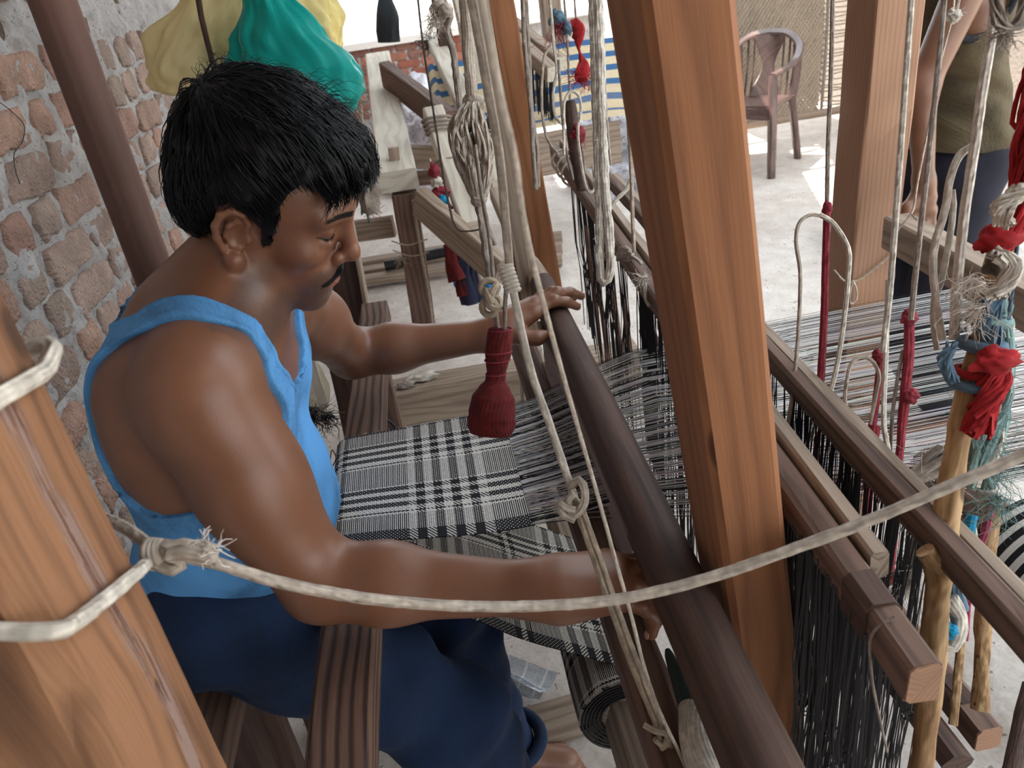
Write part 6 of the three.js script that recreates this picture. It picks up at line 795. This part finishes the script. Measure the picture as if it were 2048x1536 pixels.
{ // blue and cream striped cloth on the second loom, folded down at its left edge
  const z0 = -4.95, z1 = -4.1, pos = [], uv = [], idx = [], prof = []; for (let i = 0; i <= 20; i++) prof.push([lerp(1.35, 0.17, i / 20), 0.78 + 0.02 * Math.sin(i / 20 * 3)]); for (let i = 1; i <= 6; i++) { const a = Math.PI / 2 + i / 6 * 1.57; prof.push([0.17 + 0.05 * Math.cos(a), 0.75 + 0.05 * Math.sin(a)]); } for (let i = 1; i <= 5; i++) prof.push([0.12 + 0.006 * i, 0.75 - i * 0.045]);
  const m = 30; prof.forEach(([x, y], i) => { for (let j = 0; j <= m; j++) { const z = lerp(z0, z1, j / m); pos.push(x, y + lerp(0.17, -0.14, j / m) + (n3(x * 5, 0, z * 5, 3) - 0.5) * 0.02, z); uv.push(i / prof.length * 3, j / m); } });
  for (let i = 0; i < prof.length - 1; i++) for (let j = 0; j < m; j++) { const a = i * (m + 1) + j, b = a + m + 1; idx.push(a, a + 1, b, b, a + 1, b + 1); }
  const map = tex(256, 512, (u, v, i, j) => { const s = (v * 5.5) % 1, k = 0.88 + 0.14 * pn(u * 120, v * 300, 120, 300, 3), thin = (v * 52) % 1 < 0.14 && v > 0.6; let c = s < 0.42 && v < 0.93 ? [44, 92, 140] : [208, 190, 156]; if (thin) c = [170, 140, 110]; return c.map((a) => a * k); });
  solo('striped_cloth', geom(pos, uv, idx), new THREE.MeshStandardMaterial({ map, roughness: 0.95, side: THREE.DoubleSide }), 'blue and cream striped cloth on the second loom', 'cloth'); }
for (const [a, b, lab] of [[[1018, 70, -4.4], [1105, 148, -3.9], 'nearer wooden heald shaft of the second loom'], [[1020, 45, -4.6], [1122, 128, -4.05], 'farther wooden heald shaft of the second loom']]) { const t = thing('heald_shaft', lab, 'heald shaft', Z(...a)); part(t, 'bar', beam(Z(...a), Z(...b), 0.06, 0.075, { c: 0.005 }), M.grey); part(t, 'end_grain', beam(Z(...b), Z(...b).add(Z(...b).sub(Z(...a)).normalize().multiplyScalar(0.004)), 0.056, 0.07, { c: 0.004 }), M.pale); }
{ const q = rng(180), l = []; for (let i = 0; i < 130; i++) { const t = q(), u = lerp(1030, 1108, t), v = lerp(105, 150, t); l.push(tube([Z(u, v, -4.1), Z(u + 2 + q() * 3, v + 80 + q() * 20, -4.1)], 0.0022, { raw: true, n: 3, cap: false, rough: 0 })); } solo('heddle_strings', l, M.black, 'dark heddle threads hanging over the striped cloth', 'strings', null, 'stuff'); }
solo('apron', beam(V(0.45, 0.52, -4.12), V(1.05, 0.52, -4.12), 0.02, 0.22, { c: 0.004 }), M.grey, 'greyish hanging board under the striped cloth', 'board');
solo('loom_post', beam(Z(1092, -60, -5.0), Z(1112, 120, -5.0), 0.12, 0.1, { up: V(0, 0, -1) }), M.grey, 'grey upright of the second loom against the bright opening', 'post');
solo('loom_post', beam(Z(868, -60, -5.2), Z(905, 170, -5.2), 0.09, 0.1, { up: V(0, 0, -1) }), M.dark, 'dark upright left of the tassel, against the bright opening', 'post');
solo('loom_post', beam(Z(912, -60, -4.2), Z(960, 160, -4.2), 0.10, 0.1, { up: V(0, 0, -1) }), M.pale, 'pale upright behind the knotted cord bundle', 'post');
{ const t = thing('coat', 'dark garment hanging in the bright opening', 'garment', Z(778, 50, -6.2)); part(t, 'cloth', tube([Z(768, -60, -6.2), Z(772, 10, -6.2), Z(778, 50, -6.2), Z(782, 84, -6.2)], (s) => 0.03 + 0.05 * sst(0.2, 0.7, s), { n: 18, rough: 0.3, step: 0.04 }), new THREE.MeshStandardMaterial({ color: 0x20262a, roughness: 0.9 })); }
{ // heaps of pale cotton waste
  const heap = (c, rx, ry, rz, s) => { const g = new THREE.SphereGeometry(1, 72, 40, 0, 6.2832, 0, Math.PI / 2), p = g.attributes.position; for (let i = 0; i < p.count; i++) { const x = p.getX(i), y = p.getY(i), z = p.getZ(i), k = 1 + 0.45 * (n3(x * 2.2 + 5, y * 2.2, z * 2.2 + 5, s) - 0.5) + 0.2 * (n3(x * 7 + 5, y * 7, z * 7 + 5, s) - 0.5) + 0.09 * (n3(x * 22 + 5, y * 22, z * 22 + 5, s) - 0.5); p.setXYZ(i, c.x + x * rx * k, c.y + y * ry * k, c.z + z * rz * k); } g.computeVertexNormals(); return g; };
  M.waste = new THREE.MeshStandardMaterial({ roughness: 1, bumpMap: grit, bumpScale: 0.02, map: tex(512, 512, (u, v) => { const n = fb(u, v, 10, 10, 33, 5), f = pn(u * 150, v * 150, 150, 150, 34); return mix3(mix3([168, 166, 174], [240, 240, 246], clamp(n * 1.6 - 0.3, 0, 1)), [90, 88, 96], f > 0.75 ? 0.4 : 0); }) });
  solo('cotton_heap', heap(V(0.12, -0.02, -6.4), 0.6, 0.66, 0.7, 41), M.waste, 'grey-white heap of cotton waste before the low brick parapet', 'heap', null, 'stuff');
  solo('cotton_heap', heap(V(1.3, -0.02, -5.6), 0.4, 0.66, 0.7, 42), M.waste, 'bluish grey heap of waste cloth behind the orange-brown post', 'heap', null, 'stuff'); }
{ const t = thing('rack', 'thin white metal rack behind the teal bag', 'rack', Z(712, 200, -5.2)); const l = [[700, 148, 706, 262], [716, 150, 724, 262]].map(([a, b, c, d]) => tube([Z(a, b, -5.2), Z(c, d, -5.2)], 0.014, { n: 8 })); for (const p of l) part(t, 'upright', p, M.cordWhite); part(t, 'shelf_rail', tube([Z(690, 206, -5.2), Z(738, 203, -5.2)], 0.014), M.cordWhite); }
solo('dry_plant', fray(Z(868, 92, -5.42), V(-0.2, 0.4, 0), 60, 0.16, 1.2, 0.004, 190), M.black, 'dark twiggy brushwood at the end of the long pale slanting beam', 'brushwood');

// ---------------------------------------------------------------- right: plastic chair, cot, standing person
{ M.plastic = new THREE.MeshPhysicalMaterial({ color: 0x7e645b, roughness: 0.35, clearcoat: 0.2, map: M.waste.map });
  const C = V(2.2, 0, -5.1), t = thing('plastic_chair', 'dusty brown moulded plastic armchair on the pale floor', 'chair', C.clone()), rot = -0.8, P = (x, y, z) => V(C.x + x * Math.cos(rot) + z * Math.sin(rot), y, C.z - x * Math.sin(rot) + z * Math.cos(rot)); // x: sideways, z: front
  const thick = (s) => 0.5;
  part(t, 'seat', sweep(line(P(0, 0.43, 0.24), P(0, 0.415, -0.2), 10), (s) => rectSec(0.44 - 0.04 * s, 0.03, 0.012)), M.plastic);
  part(t, 'apron', sweep([P(-0.2, 0.39, 0.23), P(0, 0.405, 0.245), P(0.2, 0.39, 0.23)], rectSec(0.012, 0.07, 0.004)), M.plastic);
  for (const s of [1, -1]) { part(t, 'leg', sweep(line(P(0.21 * s, 0.62, 0.20), P(0.235 * s, 0, 0.25), 8), (k) => rectSec(0.05, lerp(0.035, 0.055, Math.sin(k * 3)), 0.012), { up: V(0, 0, 1) }), M.plastic); part(t, 'leg', sweep(line(P(0.19 * s, 0.43, -0.18), P(0.22 * s, 0, -0.26), 8), (k) => rectSec(0.045, 0.045, 0.012), { up: V(0, 0, 1) }), M.plastic);
    part(t, 'arm', sweep(curve([P(0.215 * s, 0.62, 0.22), P(0.25 * s, 0.64, 0.1), P(0.255 * s, 0.67, -0.06), P(0.22 * s, 0.74, -0.2), P(0.12 * s, 0.80, -0.27), P(0, 0.815, -0.285)], 0.03), () => rectSec(0.055, 0.022, 0.009)), M.plastic);
    part(t, 'back_post', sweep(curve([P(0.19 * s, 0.42, -0.19), P(0.2 * s, 0.58, -0.23), P(0.2 * s, 0.74, -0.23)], 0.04), rectSec(0.06, 0.02, 0.006), { up: V(0, 0, 1) }), M.plastic); }
  part(t, 'back_splat', sweep(curve([P(0, 0.42, -0.2), P(0, 0.6, -0.245), P(0, 0.80, -0.275)], 0.03), (s) => rectSec(0.15 + 0.06 * Math.cos(s * 6.28), 0.016, 0.005), { up: V(0, 0, 1) }), M.plastic);
  for (const x of [-0.14, -0.1, 0.1, 0.14]) part(t, 'back_slat', sweep(curve([P(x, 0.42, -0.195), P(x, 0.6, -0.24), P(x, 0.78, -0.262)], 0.04), rectSec(0.012, 0.012, 0.003), { up: V(0, 0, 1) }), M.plastic); }
{ // rope cot standing on its side
  const t = thing('rope_cot', 'woven rope cot standing on its side behind the plastic chair', 'cot', V(2.55, 0, -5.75)), z = -5.75, x0 = 1.95, x1 = 3.32, xw = 3.02, y0 = 0.14, y1 = 1.25, q = rng(201);
  part(t, 'frame_pole', tube([V(x0, y0, z), V(x1 + 0.1, y0, z)], 0.03, { n: 12, step: 0.05 }), M.grey); part(t, 'frame_pole', tube([V(x0, y1, z), V(x1 + 0.1, y1, z)], 0.03, { n: 12, step: 0.05 }), M.grey); part(t, 'frame_pole', tube([V(x0, y0, z), V(x0, y1, z)], 0.03, { n: 12, step: 0.05 }), M.grey); part(t, 'frame_pole', tube([V(x1, y0, z), V(x1, y1, z)], 0.032, { n: 12, step: 0.05 }), M.grey);
  const leg = (x, y) => { const pr = pw([[0, 0.03], [0.12, 0.04], [0.2, 0.024], [0.3, 0.042], [0.42, 0.03], [0.55, 0.038], [0.8, 0.045], [0.88, 0.026], [1, 0.034]]); return sweep(line(V(x, y, z - 0.06), V(x - 0.12, y - 0.02, z + 0.42), 30), (s) => ring(pr(s), 16), { crease: 0.7 }); };
  for (const [x, y] of [[x1 + 0.02, y0 + 0.01], [x1, y1], [x0, y0], [x0, y1]]) part(t, 'turned_leg', leg(x, y), M.cordGrey);
  const l = [], p = 0.030; for (let k = -70; k < 90; k++) for (const s of [1, -1]) { const pts = []; for (let i = 0; i <= 26; i++) { const y = lerp(y0 + 0.02, y1 - 0.02, i / 26), hb = Math.abs(((y - y0) * 4) % 2 - 1) * 0.10, x = x0 + k * p * 1.0 + s * (y - y0) * 0.75 + (s < 0 ? 0.9 : 0) + hb * 0.12; if (x > x0 + 0.02 && x < xw) pts.push(V(x, y, z + s * 0.004 + 0.003 * Math.sin(i * 3.1))); } if (pts.length > 2) l.push(tube(pts, 0.0105, { raw: true, n: 4, cap: false, rough: 0.25 })); }
  part(t, 'webbing', l, M.cordTan).userData.kind = 'stuff';
  const e = []; for (let i = 0; i < 34; i++) { const y = lerp(y0 + 0.05, y1 - 0.05, i / 33); e.push(tube([V(xw - 0.01, y + (q() - 0.5) * 0.03, z), V((xw + x1) / 2, y + (q() - 0.5) * 0.03, z + 0.01), V(x1, y + (q() - 0.5) * 0.06, z)], 0.0055, { n: 5, rough: 0.2, step: 0.05 })); }
  part(t, 'tension_cords', e, M.cordTan).userData.kind = 'stuff'; part(t, 'end_rope', tube([V(xw, y0 + 0.02, z), V(xw + 0.01, 0.6, z), V(xw, y1 - 0.02, z)], 0.012), M.cordGrey); }
solo('sack', blob(V(2.15, 0.63, -3.35), 0.28, 0.31, 0.2, { a: 0.14, f: 2, w: 30, h: 20 }), new THREE.MeshStandardMaterial({ color: 0x3c3f44, roughness: 0.9, bumpMap: grit, bumpScale: 0.008 }), 'dark grey sack standing behind the person on the right', 'sack');
solo('sack', blob(V(2.15, 0.15, -3.35), 0.3, 0.16, 0.24, { a: 0.12, f: 2, w: 30, h: 20, seed: 6 }), new THREE.MeshStandardMaterial({ color: 0x34373c, roughness: 0.9, bumpMap: grit, bumpScale: 0.008 }), 'dark sack lying under the other sack on the right', 'sack');
solo('tarp', blob(V(2.22, 1.13, -3.35), 0.26, 0.19, 0.2, { a: 0.2, f: 3, w: 30, h: 20, seed: 9 }), new THREE.MeshStandardMaterial({ color: 0x4a86b4, roughness: 0.7, bumpMap: grit, bumpScale: 0.006 }), 'crumpled light blue tarp on the dark grey sack', 'tarp');
{ // person standing, side on
  const t = thing('person', 'person standing in a sleeveless olive shirt and dark trousers, one arm hanging down', 'person', V(1.38, 0, -1.95)), O = [1.38, 0, -1.95], w = (x, y, z) => [O[0] + x, y, O[2] + z];
  const S = w(-0.10, 1.27, 0.165), E = w(-0.215, 1.03, 0.19), Wr = w(-0.200, 0.82, 0.22), S2 = w(0.0, 1.27, -0.165), E2 = w(-0.06, 1.0, -0.2), W2 = w(-0.12, 0.80, -0.16);
  const HM2 = new THREE.Matrix4().makeRotationY(Math.PI - 0.1).setPosition(w(-0.03, 1.49, 0)[0], 1.49, O[2]).invert().elements, h2l = (x, y, z) => [HM2[0] * x + HM2[4] * y + HM2[8] * z + HM2[12], HM2[1] * x + HM2[5] * y + HM2[9] * z + HM2[13], HM2[2] * x + HM2[6] * y + HM2[10] * z + HM2[14]];
  const tor = [ell(w(-0.03, 1.14, 0), [0.105, 0.17, 0.155], 0.05), ell(w(0.005, 0.95, 0), [0.1, 0.15, 0.14], 0.05), ell(w(0.02, 0.82, 0), [0.11, 0.1, 0.15], 0.05), cone(w(-0.08, 1.27, 0.13), w(-0.06, 1.27, -0.13), 0.05, 0.05, 0.05)];
  const K1 = w(-0.03, 0.45, 0.09), A1 = w(0.02, 0.07, 0.1), K2 = w(-0.10, 0.45, -0.06), A2 = w(0.06, 0.08, -0.08);
  const limbs = [cone(w(-0.07, 1.28, 0), w(-0.05, 1.42, 0), 0.055, 0.05, 0.04), cone(S, E, 0.047, 0.034, 0.04), cone(E, Wr, 0.035, 0.023, 0.03), cone(S2, E2, 0.05, 0.037, 0.04), cone(E2, W2, 0.037, 0.024, 0.03),
    cone(w(0.01, 0.8, 0.08), K1, 0.085, 0.055, 0.04), cone(K1, A1, 0.055, 0.035, 0.04), cone(w(0.01, 0.8, -0.08), K2, 0.085, 0.055, 0.04), cone(K2, A2, 0.055, 0.035, 0.04), cone([A1[0] + 0.03, 0.04, A1[2]], [A1[0] - 0.14, 0.025, A1[2]], 0.035, 0.024, 0.03), cone([A2[0] + 0.03, 0.04, A2[2]], [A2[0] - 0.14, 0.025, A2[2]], 0.035, 0.024, 0.03)];
  const hand = (W0, s) => [cone(W0, [W0[0] + 0.01, W0[1] - 0.04, W0[2]], 0.024, 0.026, 0.02), cone([W0[0] - 0.015, W0[1] - 0.05, W0[2]], [W0[0] + 0.025, W0[1] - 0.075, W0[2]], 0.018, 0.016, 0.02), ...[0, 1, 2, 3].flatMap((i) => finger([[W0[0] - 0.018 + i * 0.017, W0[1] - 0.078 + Math.abs(i - 1.3) * 0.004, W0[2]], [W0[0] - 0.022 + i * 0.018, W0[1] - 0.112, W0[2] + 0.006 * s], [W0[0] - 0.016 + i * 0.017, W0[1] - 0.136 + Math.abs(i - 1.4) * 0.006, W0[2] + 0.002], [W0[0] - 0.01 + i * 0.016, W0[1] - 0.155 + Math.abs(i - 1.4) * 0.008, W0[2] - 0.008 * s]], 0.0088)), ...chain([[W0[0] - 0.012, W0[1] - 0.03, W0[2]], [W0[0] - 0.042, W0[1] - 0.055, W0[2] + 0.008 * s], [W0[0] - 0.048, W0[1] - 0.082, W0[2] + 0.01 * s], [W0[0] - 0.044, W0[1] - 0.10, W0[2] + 0.006 * s]], [0.015, 0.012, 0.011, 0.0085], 0.012)];
  const base = field([...tor, ...limbs, ...hand(Wr, 1), ...hand(W2, -1)]), bd = (x, y, z) => { const d = base(x, y, z), hr = Math.hypot(x - O[0], y - 1.49, z - O[2]); if (hr > 0.34) return Math.min(d, hr - 0.17); return smin(d, headD(...h2l(x, y, z)), 0.022); };
  const col = (x, y, z) => { const k = 0.9 + 0.25 * (n3(x * 40, y * 40, z * 40, 3) - 0.5); return [0.21 * k, 0.095 * k, 0.055 * k]; };
  part(t, 'body', [surface(bd, V(1.06, -0.01, -2.2), V(1.6, 1.68, -1.69), 0.008, col), surface(bd, V(1.09, 0.63, -1.8), V(1.27, 0.84, -1.66), 0.0035, col)], M.skin);
  const torF = field(tor), shirt = (x, y, z) => { const dz = Math.abs(z - O[2]), f = (n3(x * 12, y * 26 + x * 14, z * 12, 31) - 0.5) * 0.016, arm = Math.hypot(x - O[0] + 0.07, (y - 1.23) * 0.8) - 0.085, cut = dz > 0.09 ? -arm : -1; return smax(smax(torF(x, y, z) - 0.012 - f - 0.012 * sst(1.0, 0.85, y), cut, 0.004), Math.max(0.845 + (x - O[0]) * -0.05 - y, y - 1.30), 0.004); };
  M.olive = new THREE.MeshStandardMaterial({ color: 0x5a4f3a, roughness: 0.95, map: M.vest.map, bumpMap: grit, bumpScale: 0.003 });
  const st = part(t, 'shirt', surface(shirt, V(1.16, 0.8, -2.18), V(1.56, 1.34, -1.72), 0.006), M.olive);
  { const g = new THREE.TorusGeometry(0.094, 0.008, 8, 36); g.scale(1, 1.22, 1); g.translate(O[0] - 0.07, 1.23, O[2] + 0.150); part(st, 'armhole_trim', g, new THREE.MeshStandardMaterial({ color: 0x17171f, roughness: 0.9 })); }
  const tro = field([ell(w(0.02, 0.81, 0), [0.115, 0.1, 0.155], 0.05), cone(w(0.01, 0.8, 0.08), K1, 0.098, 0.075, 0.05), cone(K1, [A1[0], 0.08, A1[2]], 0.075, 0.062, 0.04), cone(w(0.01, 0.8, -0.08), K2, 0.098, 0.078, 0.05), cone(K2, [A2[0], 0.08, A2[2]], 0.078, 0.062, 0.04)]);
  part(t, 'trousers', surface((x, y, z) => smax(tro(x, y, z) - (n3(x * 12, y * 14, z * 12, 9) - 0.5) * 0.02, Math.max(y - 0.88, 0.07 - y), 0.005), V(1.15, 0.05, -2.22), V(1.62, 0.92, -1.7), 0.008), new THREE.MeshStandardMaterial({ color: 0x1a1c2c, roughness: 0.92, map: M.vest.map }));
  const hs = field([ell([-0.010, 0.048, 0], [0.106, 0.098, 0.084], 0.02)]); part(t, 'hair', surface((x, y, z) => { const [a, b, c] = h2l(x, y, z); return smax(hs(a, b, c), 0.05 - b - (a < -0.02 ? 0.09 : 0), 0.01); }, V(1.2, 1.38, -2.1), V(1.56, 1.68, -1.8), 0.006), M.hair); }

solo('wire', tube([at(-20, 190, { x: -0.744 }), at(22, 222, { x: -0.744 }), at(48, 250, { x: -0.744 }), at(46, 280, { x: -0.744 }), at(28, 310, { x: -0.744 }), at(32, 345, { x: -0.744 }), at(40, 368, { x: -0.744 })], 0.0009, { n: 5 }), M.black, 'thin dark wire hanging in a curl on the brick wall', 'wire');
for (let i = 0; i < 3; i++) solo('block', beam(at(1085, 478 + i * 22, { y: 0.036 }), at(1124, 474 + i * 22, { y: 0.036 }), 0.05, 0.06), M.grey, ['farthest small grey wood block right of the slim reddish post', 'middle small grey wood block right of the slim reddish post', 'nearest small grey wood block right of the slim reddish post'][i], 'block');
solo('rag', [blob(at(1008, 262, { z: -3.5 }), 0.09, 0.07, 0.06, { a: 0.4, f: 4 }), blob(at(1018, 305, { z: -3.4 }), 0.08, 0.09, 0.06, { a: 0.4, f: 4, seed: 9 })], M.black, 'dark crumpled cloth between the two pale slanting beams', 'rag');
renderer.render(scene, camera);
